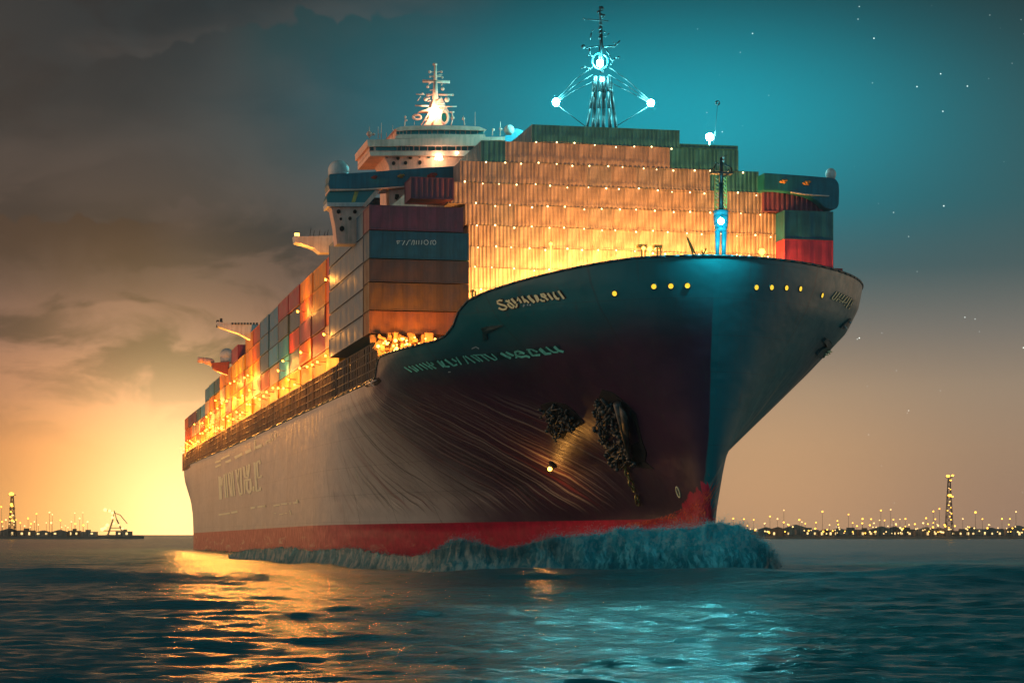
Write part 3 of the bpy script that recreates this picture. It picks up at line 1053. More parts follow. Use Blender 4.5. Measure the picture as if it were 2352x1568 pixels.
# broad faired base with hollow
prism(bm, [zb(560, 1500), zb(650, 1380), zb(700, 1200), zb(720, 1100), zb(770, 900), zb(870, 880), zb(960, 860), zb(1030, 1000), zb(1060, 1100), zb(1050, 1240), zb(1010, 1400), zb(1000, 1500)], (0, 2.2, 0))
part(bm, 'mast_base', M_cream, bmast)
for (x0, y0, x1, y1, r) in ((525, 490, 1150, 510, .16), (370, 790, 570, 800, .06), (890, 800, 1235, 808, .11), (350, 1052, 660, 1060, .08), (1060, 1078, 1310, 1076, .06),
                            (690, 278, 790, 278, .04), (830, 290, 970, 255, .04), (720, 384, 960, 384, .08), (840, 355, 975, 340, .04), (600, 800, 780, 790, .06),
                            (610, 830, 720, 815, .08), (690, 700, 780, 690, .05), (560, 900, 700, 880, .06), (640, 960, 710, 930, .06), (490, 1500, 690, 1190, .07),
                            (740, 1480, 840, 1290, .10), (560, 1385, 650, 1390, .04), (400, 945, 480, 840, .04), (660, 570, 720, 520, .05), (955, 590, 990, 530, .05),
                            (1205, 1210, 1205, 1400, .08), (1180, 1500, 1210, 1400, .06), (1150, 1205, 1250, 1205, .09), (850, 960, 960, 870, .12), (880, 1010, 1040, 1000, .06),
                            (870, 1050, 1050, 1045, .06), (900, 1150, 1060, 1140, .06)):
    bm = bmesh.new(); cyl(bm, zb(x0, y0), zb(x1, y1), r, r, 8)
    part(bm, 'mast_yard' if r > .055 else 'aerial_rod', M_cream, bmast, True)
bm = bmesh.new()
prism(bm, [zb(440, 1190), zb(580, 1150), zb(680, 1100), zb(1060, 1090), zb(1140, 1205), zb(900, 1200), zb(660, 1190)], (0, 1.0, 0))
part(bm, 'mast_ledge', M_cream, bmast)
for (x, y, r) in ((688, 278, .17), (695, 390, .12), (975, 405, .14), (640, 620, .15), (985, 670, .2), (590, 905, .22), (1085, 918, .28), (520, 780, .12), (1218, 808, .13), (1085, 1078, .1), (960, 280, .12), (1215, 1335, .2)):
    bm = bmesh.new(); sphere(bm, zb(x, y), r, seg=10, rings=7)
    part(bm, 'signal_lamp', M_cream, bmast, True)
bm = bmesh.new()
torus(bm, zb(390, 1322), .3, .12, Matrix.Rotation(PI / 2, 4, 'X').to_quaternion(), 14, 6, 1.4, .8)
part(bm, 'lifebuoy', M_cream, bmast, True)
bm = bmesh.new()
torus(bm, zb(1020, 1320, A2 + 2.6), .52, .13, Matrix.Rotation(PI / 2, 4, 'X').to_quaternion(), 18, 6, .8, 1.3)
part(bm, 'dial_ring', M_cream, bmast, True)
bm = bmesh.new(); sphere(bm, zb(805, 1200, A2 + 2.4), .5)
part(bm, 'mast_lamp', G_warm, bmast, True)
bm = bmesh.new(); sphere(bm, zb(1018, 1320, A2 + 2.8), .40, .8, .4, 1.2); part(bm, 'mast_dial', mg2, bmast, True)
# whip aerials and small masts along the bridge roof
def zr(x, y, a=A2 + 1):
    return P((880 + x / 5.88) * f_, (280 + y / 5.88) * f_, a)
for (pts, extra) in (([(255, 390), (255, 215)], [(255, 325, .3), (318, 328, .15)]), ([(385, 390), (385, 215)], []), ([(432, 390), (432, 160)], []), ([(385, 328), (432, 328)], []),
                     ([(506, 390), (506, 305)], []), ([(592, 380), (600, 195)], []), ([(775, 205), (785, 50)], [(785, 75, .13), (800, 122, .12)]), ([(918, 190), (918, 135)], []),
                     ([(1655, 195), (1638, 60)], [(1640, 100, .16)]), ([(1810, 205), (1810, 0)], []), ([(2065, 345), (2070, 240)], [(2080, 262, .15)]), ([(2180, 350), (2182, 140)], [(2182, 250, .13), (2197, 258, .13)])):
    bm = bmesh.new()
    cyl(bm, zr(*pts[0]), zr(*pts[1]), .07 if extra else .035, .02, 6)
    for (x, y, r) in extra:
        sphere(bm, zr(x, y), r, seg=8, rings=6)
    part(bm, 'aerial', M_cream, bridge, True)
bm = bmesh.new(); sphere(bm, zr(2310, 265), .55, seg=18, rings=12); part(bm, 'radome', M_white, bridge, True)
bm = bmesh.new(); slab(bm, [(1160, 314), (1172, 300), (1190, 296), (1212, 305), (1212, 330), (1160, 330)], A2 + 2, 2); part(bm, 'radome_base', M_bluep, bridge)

# ------------------------------------------------------------------ teal bridge wings
A3 = 46
def wing(pts, label, depth=3.0, a=A3):
    bm = bmesh.new()
    slab(bm, pts, a, depth)
    bmesh.ops.recalc_face_normals(bm, faces=bm.faces)
    bmesh.ops.bevel(bm, geom=[e for e in bm.edges], offset=.07, segments=2, affect='EDGES')
    return part(bm, 'bridge_wing', M_teal, None, False, label)


wl = wing([(756, 400), (800, 398), (850, 395), (900, 391), (980, 385), (1056, 381), (1056.5, 421), (1000, 423), (930, 427), (880, 431), (820, 434), (758, 435), (754, 424), (757, 412)],
          'long teal bridge wing on the left')
bm = bmesh.new()
slab(bm, [(757, 434), (820, 434), (880, 431), (930, 427), (930, 430), (880, 434), (820, 437), (757, 438)], A3 - .25, 3.3)
part(bm, 'wing_trim', M_cream, wl)
wr = wing([(1755, 397), (1800, 400), (1850, 403.5), (1905, 408), (1920, 411), (1927, 422), (1928, 440), (1927, 470), (1922, 479), (1908, 481), (1894, 476), (1882, 464), (1868, 455), (1850, 447), (1820, 441), (1790, 437), (1755, 436)],
          'teal bridge wing on the right, drooping at its end', 3.0, 40)
bm = bmesh.new()
slab(bm, [(1818, 440), (1850, 445), (1905, 449), (1905, 450.5), (1850, 447), (1818, 442)], 39.7, .4)
part(bm, 'wing_trim', M_white, wr)
# painted flowers of red and orange gear on the wings
for (ux, vx, wi, aa, s_) in ((860, 407, wl, A3, .8), (921, 404, wl, A3, .9), (993, 403, wl, A3, 1.3), (1800, 416, wr, 40, 1.0), (1853, 420, wr, 40, 1.1)):
    bm = bmesh.new()
    for k, (du, dv, r) in enumerate(((-5, 1, .16), (0, -1, .2), (5, -2, .16), (2, 3, .14), (-2, 3, .12))):
        sphere(bm, P(ux + du * s_, vx + dv * s_, aa - .12), r * s_, 1.2, .7, .8, 8, 6)
    part(bm, 'wing_badge', M_red if k % 2 == 0 and ux < 1700 and ux != 921 else M_orange, wi, True)
bm = bmesh.new(); sphere(bm, P(778, 393, A3 + 1.5), 1.06, seg=28, rings=18); cyl(bm, P(778, 396, A3 + 1.5), P(778, 404, A3 + 1.5), 1.04, 1.04, 24)
part(bm, 'radome', M_white, wl, True, 'round pale radome on the left wing')
bm = bmesh.new()
slab(bm, [(757, 438), (862, 437), (856, 447), (846, 460), (838, 466), (752, 466), (750, 456)], A3 + .3, 2.6)
pod = part(bm, 'wing_pod', mg2, wl, False, 'glazed pod hanging below the left wing')
bm = bmesh.new()
slab(bm, [(751, 465), (838, 465), (832, 474), (752, 474)], A3 + .1, 3.0)
part(bm, 'pod_sill', M_white, pod)
bm = bmesh.new()
slab(bm, [(815, 440), (824, 440), (816, 464), (808, 464)], A3 + .2, .1)
part(bm, 'pod_stripe', M_yel, pod)
bm = bmesh.new()
for (pp) in ([(862, 437), (876, 437), (840, 476), (832, 472)], ):
    slab(bm, pp, A3 + .1, 1.0)
part(bm, 'wing_brace', M_cream, wl)
bm = bmesh.new()
slab(bm, [(753, 474), (846, 474), (852, 560), (774, 560), (770, 520), (766, 500), (762, 480)], A3 + .6, 2.2)
tw = part(bm, 'wing_support', M_cream, None, False, 'cream support with round openings under the left wing')
for (u, v, r) in ((778, 486, 4.6), (815.5, 486, 4.2), (783, 502.6, 3.0), (804, 501.5, 3.8), (785.6, 525, 5.5)):
    bm = bmesh.new()
    slab(bm, [(u + r * math.cos(t * PI / 8), v + r * 1.1 * math.sin(t * PI / 8)) for t in range(16)], A3 + .5, .2)
    part(bm, 'tower_opening', M_black, tw)
bm = bmesh.new()
slab(bm, [(893, 432), (944, 428), (930, 445), (896, 475)], A3 + .7, 2.0)
sb = part(bm, 'wing_bracket', M_cream, None, False, 'cream bracket between wing and plum container')
bm = bmesh.new(); slab(bm, [(908, 446), (916, 446), (917, 452), (912, 459), (907, 457)], A3 + .6, .2); part(bm, 'bracket_opening', M_black, sb)
# covered gear on the right wing
bm = bmesh.new()
sphere(bm, P(1908, 400, 41.5), .55, 1.0, .9, 1.1, 14, 10); cyl(bm, P(1899, 408, 41.5), P(1917, 409, 41.5), .22, .22, 10)
part(bm, 'covered_winch', M_white, wr, True)
# far wings and gear seen along the left side
def far(name, pts, a, mat, label, depth=2.0, parent=None):
    bm = bmesh.new(); slab(bm, pts, a, depth)
    return part(bm, name, mat, parent, False, label)


w2 = far('lookout_wing', [(676, 541), (690, 543), (765, 541), (770, 580), (735, 580), (722, 570), (705, 563), (678, 556)], 76, M_white, 'nearer cream lookout wing jutting left')
bm = bmesh.new()
for (u, v0, v1) in ((712, 542, 524), (720, 542, 529), (733, 542, 528), (745, 541, 531), (752, 541, 527)):
    cyl(bm, P(u, v0, 77), P(u + 2, v1, 77), .05, .03, 5)
part(bm, 'aerial', M_dark, w2)
bm = bmesh.new(); box(bm, P(682, 540, 77), (.5, .5, .4)); part(bm, 'wing_lamp', G_spark, w2)
w3 = far('lookout_wing', [(499, 738), (515, 741), (560, 744), (600, 745), (602, 790), (575, 780), (550, 766), (520, 756), (500, 749)], 172, M_white, 'further cream lookout wing jutting left')
bm = bmesh.new()
for (u, v0, v1) in ((508, 741, 731), (500, 740, 735), (500, 752, 746)):
    cyl(bm, P(u, v0, 173), P(u, v1, 173), .25, .2, 7)
for k in range(9):
    box(bm, P(534 + k * 7, 743, 171.9), (.3, .2, .3))
part(bm, 'wing_fitting', M_dark, w3)
w4 = far('lookout_wing', [(486, 833), (527, 830), (527, 862), (500, 852), (490, 846)], 214, paint('faded_red_wing', (.35, .05, .05), .5), 'faded red lookout wing near the stern')
bm = bmesh.new(); sphere(bm, P(521, 816, 216), 1.25, seg=20, rings=14); cyl(bm, P(521, 820, 216), P(521, 834, 216), 1.15, 1.15, 18); part(bm, 'radome', M_white, w4, True)
bm = bmesh.new(); tube(bm, [P(454, 826, 216), P(466, 827, 216), P(478, 828, 216), P(488, 836, 216)], .5, 10); sphere(bm, P(480, 830, 216), .75, 1.3, 1, .8); part(bm, 'signal_horn', M_cream, w4, True)

# ------------------------------------------------------------------ containers
def cont_mesh(name, w, d, h, per=.5, dep=.05, flush=False):
    """corrugated box, origin at the lower front left corner; frame proud of the ribs"""
    bm = bmesh.new()

    def wall(p, ux, L, nrm):
        n = max(2, int(L / per))
        pts = [0.0]
        prof = []
        st = L / n
        for i in range(n):
            x = i * st + (rnd.uniform(-.18, .18) * st if flush else 0)
            prof += [(x + st * .05, 0), (x + st * .2, -dep), (x + st * .55, -dep), (x + st * .7, 0)]
        prof = [(0, 0)] + prof + [(L, 0)]
        g = .004 if flush else .09
        lo = [bm.verts.new(p + ux * x + nrm * y + Vector((0, 0, g))) for x, y in prof]
        hi = [bm.verts.new(p + ux * x + nrm * y + Vector((0, 0, h - g))) for x, y in prof]
        for i in range(len(prof) - 1):
            bm.faces.new((lo[i], lo[i + 1], hi[i + 1], hi[i]))
    e = .035
    X, Y, Z = Vector((1, 0, 0)), Vector((0, 1, 0)), Vector((0, 0, 1))
    k4 = .001 if flush else .04
    wall(Vector((k4, e, 0)), X, w - 2 * k4, Vector((0, -1, 0)))
    wall(Vector((.001 if flush else e, d - .04, 0)), -Y, d - .08, Vector((-1, 0, 0)))
    wall(Vector((w - (.001 if flush else e), .04, 0)), Y, d - .08, Vector((1, 0, 0)))
    wall(Vector((w - .04, d - e, 0)), -X, w - .08, Vector((0, 1, 0)))
    t = .10
    for (x, y) in () if flush else ((t / 2, t / 2), (w - t / 2, t / 2), (t / 2, d - t / 2), (w - t / 2, d - t / 2)):
        box(bm, (x, y, h / 2), (t, t, h - .02))
    for z in (() if flush else (t / 2 + .01, h - t / 2 - .01)):
        box(bm, (w / 2, t / 2 + .004, z), (w - 2 * t, t, t)); box(bm, (w / 2, d - t / 2 - .004, z), (w - 2 * t, t, t))
        box(bm, (t / 2 + .004, d / 2, z), (t, d - 2 * t, t)); box(bm, (w - t / 2 - .004, d / 2, z), (t, d - 2 * t, t))
    tz = .005 if flush else .05
    v = [bm.verts.new((x, y, h - tz)) for x, y in ((.03, .03), (w - .03, .03), (w - .03, d - .03), (.03, d - .03))]
    bm.faces.new(v)
    v = [bm.verts.new((x, y, tz * .8)) for x, y in ((.03, .03), (.03, d - .03), (w - .03, d - .03), (w - .03, .03))]
    bm.faces.new(v)
    bmesh.ops.recalc_face_normals(bm, faces=bm.faces)
    me = bpy.data.meshes.new(name)
    bm.to_mesh(me); bm.free()
    return me


_cm = {}
def container(loc, w, d, h, mat, label, group, per=.5, dep=.05, flush=False):
    key = (round(w, 2), round(d, 2), round(h, 2), per, mat.name)
    if key not in _cm:
        me = cont_mesh('container', w, d, h, per, dep, flush)
        me.materials.append(mat)
        _cm[key] = me
    ob = bpy.data.objects.new('shipping_container', _cm[key])
    COL.objects.link(ob)
    ob.location = M @ Vector(loc)
    ob.rotation_euler = (0, 0, TH)
    tag(ob, label, 'shipping container', group)
    return ob


CM = {n: paint('container_' + n, c, .5, var=.28, scale=.7) for n, c in {
    'wall': (.35, .225, .195), 'wall_grey': (.30, .215, .20), 'wall_teal': (.02, .14, .19),
    'plum': (.14, .03, .065), 'teal': (.002, .075, .135), 'brown': (.085, .04, .03), 'ochre': (.15, .065, .012), 'rust': (.26, .07, .010),
    'grey': (.075, .165, .24), 'orange': (.62, .11, .006), 'amber': (.70, .23, .015), 'yellow': (.76, .38, .02), 'red': (.42, .035, .025),
    'blue': (.008, .18, .32), 'slate': (.05, .10, .17), 'sky': (.03, .30, .48), 'tan': (.55, .36, .22), 'crimson': (.26, .02, .06), 'green': (.05, .14, .10)}.items()}

# ---- tall ribbed wall
A4 = 42.0
rows = [(43.0, 41.25, -5.9, 9.1, 'wall_teal'), (41.25, 39.2, -10.9, 15.2, None), (39.2, 37.12, -13.0, 17.3, None), (37.12, 35.05, -14.2, 18.2, None),
        (35.05, 33.0, -12.5, 19.3, None), (33.0, 30.95, -12.2, 19.3, None), (30.95, 28.9, -12.2, 19.3, None), (28.9, 26.85, -12.2, 19.3, None),
        (26.85, 24.8, -12.2, 19.3, None), (24.8, 22.7, -12.2, 19.3, None), (22.7, 20.6, -12.2, 19.3, None)]
for i, (zt, zb_, b0, b1, fm_) in enumerate(rows):
    n = round((b1 - b0) / 2.45)
    w = (b1 - b0) / n
    for k in range(n):
        mk = fm_ or ('wall_teal' if (i == 1 and (k >= n - 3 or k == 0)) or (i == 2 and k >= n - 2) else ('wall_grey' if rnd.random() < .3 else 'wall'))
        cn = {'wall': 'tan', 'wall_grey': 'greyish', 'wall_teal': 'teal'}[mk]
        container((b0 + k * w + .007, A4, zb_), w - .006, 12.0, zt - zb_ - .004, CM[mk],
                  f'ribbed {cn} container, {ORD[i]} tier from top, {ORD[k]} from left in tall front wall', 'ribbed containers in the tall front wall', .40, .05, True)
# small step on top of the right end and a plum one under the right wing
container((9.15, A4, 41.27), 6.0, 6.0, .42, CM['wall_teal'], 'low teal container lying on top of the stepped right end of the wall', 'ribbed containers in the tall front wall', .42)

# ---- left front stack
def px_b(u, v, a):
    q = P(u, v, a)
    return q.x, q.z
bF = px_b(848, 600, 38)[0]
stack = [(1064, 470, 527, 'plum', 'plum long container, topmost of the left front stack'), (1077, 529, 592, 'teal', 'teal long container with pale lettering in the left front stack'),
         (1077, 594, 646, 'brown', 'dark brown long container, middle of the left front stack'), (1077, 648, 711, 'ochre', 'ochre long container, second from bottom of the left front stack'),
         (1077, 713, 765, 'rust', 'rusty orange long container, lowest of the left front stack')]
FS = {}
for (ur, v0, v1, mk, lab) in stack:
    b0, z0 = px_b(848, v1, 38); b1, _ = px_b(ur, v1, 38); _, z1 = px_b(848, v0, 38)
    o_ = container((b0, 38, z0), b1 - b0, 4.0, z1 - z0, CM[mk], lab, 'containers of the left front stack', 1.6, .025)
    FS[mk] = (b0, z0, b1, z1)
# text on the teal one
b0, z0, b1, z1 = FS['teal']
cb = BVHTree.FromPolygons([Vector((b0, 37.97, z0)), Vector((b1, 37.97, z0)), Vector((b1, 37.97, z1)), Vector((b0, 37.97, z1))], [(0, 1, 2, 3)])
zE = zoomed(970, 580, 15.68)
tx = [S(38, 345, 345, 460, 345, 385, 475, 345, 345), S(14, 480, 345, 590, 340), S(40, 660, 335, 570, 510), S(36, 890, 325, 810, 335, 720, 515), S(36, 1030, 330, 970, 335, 910, 500),
      S(36, 1030, 330, 1020, 490, 980, 495), S(38, 1120, 330, 1105, 490), S(40, 1215, 320, 1205, 490), S(38, 1325, 320, 1325, 430, 1300, 490), [34] + ell(1495, 405, 82, 88), S(36, 1740, 330, 1680, 350, 1675, 500), [34] + ell(1815, 410, 62, 84)]
tx = [[s[0] * .8] + s[1:] for s in tx]
tmp = lettering('container_lettering', tx, zE, M_grytxt, cb, .0, None)
tc = [o for o in COL.objects if o.get('label', '').startswith('teal long container')][0]
tmp.parent = tc
tmp.matrix_parent_inverse = Matrix.Translation(Vector((-b0, -38, -z0)))
# the long grey boxes whose flanks run aft from that stack
for k in range(5):
    vt = 470 + k * 61
    q0, q1 = P(848, vt, 38), P(848, min(765, vt + 59.5), 38)
    container((q0.x - .02, 42.05, q1.z), 6.0, 25.3, q0.z - q1.z - .06, CM['grey'], f'long slate grey container flank, {ORD[k]} from top beside the left front stack', 'grey container flanks beside the front stack', 4.2, .02)
# plum container under the left wing, teal box beside it
q = P(930, 468, 44); q1 = P(1027, 422, 44)
container((q.x, 44.5 - 4.0, q.z), q1.x - q.x, 3.8, q1.z - q.z, CM['plum'], 'plum ribbed container under the left bridge wing', 'containers below the bridge wings', .5)
q = P(848, 470, 44); q1 = P(893, 434, 44)
container((q.x, 49.6, q.z), q1.x - q.x, 3.0, q1.z - q.z, CM['teal'], 'small teal container tucked under the glazed pod', 'containers below the bridge wings', .5)
# right stack
A5 = 39.3
for (v0, v1, mk, lab) in ((486, 549, 'teal', 'dark teal container, upper of the right front stack'), (551, 618, 'crimson', 'crimson container, lower of the right front stack')):
    q = P(1802, v1, A5); q1 = P(1914, v0, A5)
    container((q.x, A5, q.z), q1.x - q.x, 6.0, q1.z - q.z, CM[mk], lab, 'containers of the right front stack', 2.4, .025)
q = P(1756, 485, 41); q1 = P(1893, 437, 41)
container((q.x, 41.2, q.z), q1.x - q.x, 8, q1.z - q.z, CM['plum'], 'faded plum ribbed container under the right bridge wing', 'containers below the bridge wings', .5)
q = P(1880, 640, 36); q1 = P(1927, 619, 36)
container((q.x, 35, q.z), q1.x - q.x, 6, q1.z - q.z, CM['red'], 'small red container at the foot of the right front stack', 'containers of the right front stack', .5)

# ---- long side rows
BAYS = 21
tiers = [5, 5, 5, 5, 5, 5, 5, 5, 5, 4, 5, 4, 4, 4, 4, 4, 3, 3, 3, 3, 3]
cols = [['yellow', 'tan', 'orange', 'orange', 'red'], ['amber', 'crimson', 'plum', 'amber', 'amber'], ['amber', 'orange', 'plum', 'orange', 'amber'],
        ['yellow', 'slate', 'red', 'slate', 'crimson'], ['yellow', 'sky', 'blue', 'slate', 'crimson'], ['amber', 'tan', 'sky', 'blue', 'blue'], ['orange', 'red', 'grey', 'blue', 'blue'],
        ['amber', 'tan', 'amber', 'orange', 'red'], ['yellow', 'amber', 'yellow', 'amber', 'amber'], ['amber', 'yellow', 'orange', 'yellow'], ['orange', 'yellow', 'amber', 'yellow', 'crimson'],
        ['yellow', 'crimson', 'yellow', 'amber'], ['amber', 'yellow', 'tan', 'amber'], ['orange', 'orange', 'yellow', 'teal'], ['yellow', 'tan', 'amber', 'blue'], ['amber', 'yellow', 'tan', 'blue'],
        ['yellow', 'orange', 'sky'], ['orange', 'tan', 'teal'], ['yellow', 'tan', 'plum'], ['amber', 'orange', 'plum'], ['yellow', 'orange', 'orange']]
ZB = 21.3
for i in range(BAYS):
    a0 = 68 + i * 12.55
    for k in range(tiers[i]):
        mk = cols[i][k]
        for j in range(2):
            if j == 1 and k < tiers[i] - 1:
                continue
            if j == 0:
                lab = f'{mk} container, {ORD[k]} tier up in the {ORD[i]} bay behind the grey front flanks'
            else:
                lab = f'inboard {mk} container on top of the {ORD[i]} bay behind the grey front flanks'
            container((-21.3 + j * 2.5 + rnd.uniform(-.12, .12), a0 + rnd.uniform(0, .15), ZB + k * 2.6), 2.44, 11.95, 2.47, CM[mk], lab, 'containers stacked along the ship side', .6, .05)

# lashing railings per bay and deck lamps
def rail(a0, a1, ztop, b=-21.75):
    bm = bmesh.new()
    n = max(3, int((a1 - a0) / 1.15))
    for z in (17.9, 18.7, 19.6, 20.5, ztop):
        cyl(bm, (b, a0, z), (b, a1, z), .075, seg=5)
    r = random.Random(int(a0))
    for k in range(n + 1):
        a = a0 + (a1 - a0) * k / n
        cyl(bm, (b, a, 17.3), (b + r.uniform(-.05, .1), a, ztop), .10, seg=5)
        if k < n and r.random() < .75:
            a2 = a0 + (a1 - a0) * (k + 1) / n
            if r.random() < .5:
                a, a2 = a2, a
            cyl(bm, (b + .15, a, 17.5), (b + .15, a2, ztop - r.uniform(0, 1.6)), .06, seg=5)
        if k % 2 == 0:
            box(bm, (b + .55, a + .4, 17.9 + r.uniform(0, 1.6)), (.5, .6, r.uniform(.5, 1.4)))
    return bm


part(rail(38.5, 66.5, 21.2), 'lashing_rail', M_lat, label='lashing rail under the grey container flanks')
for i in range(BAYS):
    a0 = 68 + i * 12.55
    part(rail(a0, a0 + 12.1, 21.1), 'lashing_rail', M_lat)
# dark bulkhead behind the railings
bm = bmesh.new()
box(bm, (-20.4, 200, 19.2), (.3, 268, 4.1))
part(bm, 'deck_coaming', paint('coaming', (.16, .075, .03), .6, var=.4))


def lamp_on(loc, mat, label, group, r=.16, h=1.0, dirn=(0, 0, -1)):
    base = Vector(loc) + Vector(dirn) * h
    e = empty('deck_lamp', M @ base, TH)
    tag(e, label, 'lamp', group)
    inv = Matrix.Translation(-base)
    bm = bmesh.new()
    cyl(bm, base, Vector(loc) + Vector((0, 0, .1)), .05, .04, 7)
    cyl(bm, Vector(loc) + Vector((0, 0, .10)), Vector(loc) + Vector((0, 0, .22)), r * 1.4, r * .8, 10)
    bm.transform(inv)
    finish(bm, 'lamp_bracket', M_lat, e, True)
    bm = bmesh.new(); sphere(bm, loc, r, seg=10, rings=8)
    bm.transform(inv)
    finish(bm, 'lamp_bulb', mat, e, True)
    return e


WARM = (1.0, .56, .16)
ORG = (1.0, .37, .055)
for i in range(BAYS):
    a0 = 68 + i * 12.55
    for q in range(2):
        z = 21.7 + rnd.uniform(-.4, 1.3)
        aa = a0 + 1.5 + 6 * q + rnd.uniform(0, 4)
        lamp_on((-22.35, aa, z), G_deck, f'orange lamp at the foot of the {ORD[i]} container bay behind the front flanks, {("forward", "aft")[q]} one', 'orange lamps along the container feet', .13, .95, (1, 0, 0))
        point_light('deck_light', M @ Vector((-22.9, aa - .3, z)), 480 + 26 * i, ORG, .25)
    for hi in range({0: 2, 2: 2, 3: 1, 4: 1, 7: 2, 8: 2, 9: 2, 10: 2, 11: 1, 12: 2, 13: 1, 14: 1, 15: 1, 17: 1}.get(i, 0)):
        z2 = ZB + 2.6 * (1 + hi * (2 if i < 5 else 1)) + rnd.uniform(.3, 1.8)
        z2 = min(z2, ZB + 2.6 * (tiers[i] - 1))
        ab = a0 + rnd.uniform(2, 10)
        lamp_on((-22.3, ab, z2), G_deck, f'orange lamp bracketed to the {ORD[i]} container bay, {("lower", "upper")[hi]} one, above the feet', 'orange lamps halfway up the containers', .13, .9, (1, 0, 0))
        point_light('stanchion_light', M @ Vector((-23.0, ab - .3, z2)), 1250, ORG, .3)

bm = bmesh.new()
box(bm, (-16.4, 38.9, 19.9), (10.0, .5, 2.9)); box(bm, (-20.9, 52, 19.2), (.3, 26, 3.6))
part(bm, 'machinery_bulkhead', M_orange)
# glowing machinery space under the left front stack
bm = bmesh.new()
r = random.Random(12)
for k in range(46):
    u, v = r.uniform(852, 1000), r.uniform(768, 812)
    p = P(u, v, r.uniform(35.8, 37.6))
    box(bm, p, (r.uniform(.2, .9), r.uniform(.3, .8), r.uniform(.2, .9)), Matrix.Rotation(r.uniform(-.5, .5), 3, 'Y'))
part(bm, 'deck_machinery', M_orange, label='orange lit clutter of deck gear below the left front stack')
for k in range(26):
    bm = bmesh.new()
    u = r.uniform(856, 1000)
    v = r.uniform(772, 812 - (u - 850) * .12)
    sphere(bm, P(u, v, 35.2), r.uniform(.06, .17), seg=8, rings=6)
    part(bm, 'machinery_lamp', G_spark, None, True)
for (u, v, en) in ((880, 785, 700), (930, 785, 800), (985, 775, 800)):
    point_light('machinery_light', M @ P(u, v, 34.0), en, (1.0, .42, .08), .2)

# ------------------------------------------------------------------ strings of lamps on the wall
zrow = [41.25, 39.2, 37.12, 35.05, 33.0, 30.95, 28.9, 26.9]
ext = [(-5.5, 8.2), (-10.5, 15.6), (-12.6, 17.0), (-11.5, 17.4), (-11.4, 18.5), (-11.3, 18.2), (-11.6, 3.5), (-11.0, -4.0)]
for i, (z, (b0, b1)) in enumerate(zip(zrow, ext)):
    a = A4 - .16
    e = empty('string_lights', M @ Vector((b0, a, z)), TH)
    tag(e, f'string of small warm bulbs, {ORD[i]} from the top, across the tall front wall', 'string lights', 'strings of lamps across the front wall')
    n = int((b1 - b0) / 1.72)
    pts = []
    for k in range(n + 1):
        pts.append(Vector(((b1 - b0) * k / n + (rnd.uniform(-.25, .25) if 0 < k < n else 0), 0, rnd.uniform(-.12, .12) - .012 * (k))))
    bm = bmesh.new()
    tube(bm, pts, .018, 4)
    finish(bm, 'wire', M_dark, e)
    for q in pts:
        bm = bmesh.new(); sphere(bm, q + Vector((0, -.05, -.05)), rnd.uniform(.05, .08), seg=8, rings=6)
        finish(bm, 'bulb', G_bulb, e, True)

# foredeck floodlights and gear behind the bulwark
flo = [(-10.0, 37.6, 24.3, 6500), (-5.0, 37.6, 25.6, 7500), (0.0, 37.6, 26.8, 7500), (5.5, 37.6, 27.6, 6800), (11, 37.6, 27.8, 6000), (16.5, 37.6, 27.2, 5200)]
for k, (b, a, z, en) in enumerate(flo):
    lamp_on((b, a, z), G_deck, f'foredeck floodlight, {ORD[k]} from left, facing the container wall', 'floodlights on the foredeck', .3, z - 18.6)
    point_light('flood_light', M @ Vector((b, a + .6, z + .1)), en * 1.25, (1.0, .47, .09), .4)
gear = [(1302, 625, 14, 5, .2), (1318, 618, 20, 5, -.2), (1340, 612, 16, 4, .1), (1372, 607, 26, 4, 0), (1400, 603, 18, 5, 0), (1474, 566, 22, 8, 0), (1510, 567, 20, 8, 0), (1085, 668, 8, 4, 0)]
for (u, v, w, h, ro) in gear:
    a = 27
    p = P(u, v, a)
    bm = bmesh.new()
    box(bm, p, (w / 26, .8, h / 26), Matrix.Rotation(ro, 3, 'Y'), .04)
    cyl(bm, p, Vector((p.x, p.y, 18.7)), .10, seg=7)
    cyl(bm, p + Vector((.3, 0, 0)), Vector((p.x + .3, p.y, 18.7)), .08, seg=7)
    part(bm, 'deck_ventilator', M_yel)
bm = bmesh.new()
for (u0, v0, u1, v1) in ((1578, 545, 1596, 590), (1580, 548, 1604, 592), (1590, 572, 1590, 600), (1612, 575, 1620, 600), (1622, 570, 1608, 600)):
    cyl(bm, P(u0, v0, 24), P(u1, v1 + 6, 24), .09, .07, 7)
part(bm, 'deck_davit', M_yel)
for (u, v, r_) in ((1492, 572, .22), (1385, 607, .18), (1565, 588, .2), (1618, 578, .18), (1676, 590, .12), (1750, 578, .3), (1700, 588, .15), (1478, 570, .18), (1265, 560, .15), (1330, 617, .15)):
    bm = bmesh.new(); sphere(bm, P(u, v, 25), r_, seg=10, rings=8)
    cyl(bm, P(u, v, 25), Vector((P(u, v, 25).x, 25 * 1.0, 18.8)), .05, seg=6)
    part(bm, 'foredeck_lamp', G_deck, None, True)

# lamps for the cyan mast lights: real light spilling on the boxes and mist
point_light('hull_lamp_light', HULL_LAMP, 330, (1.0, .42, .08), .2)

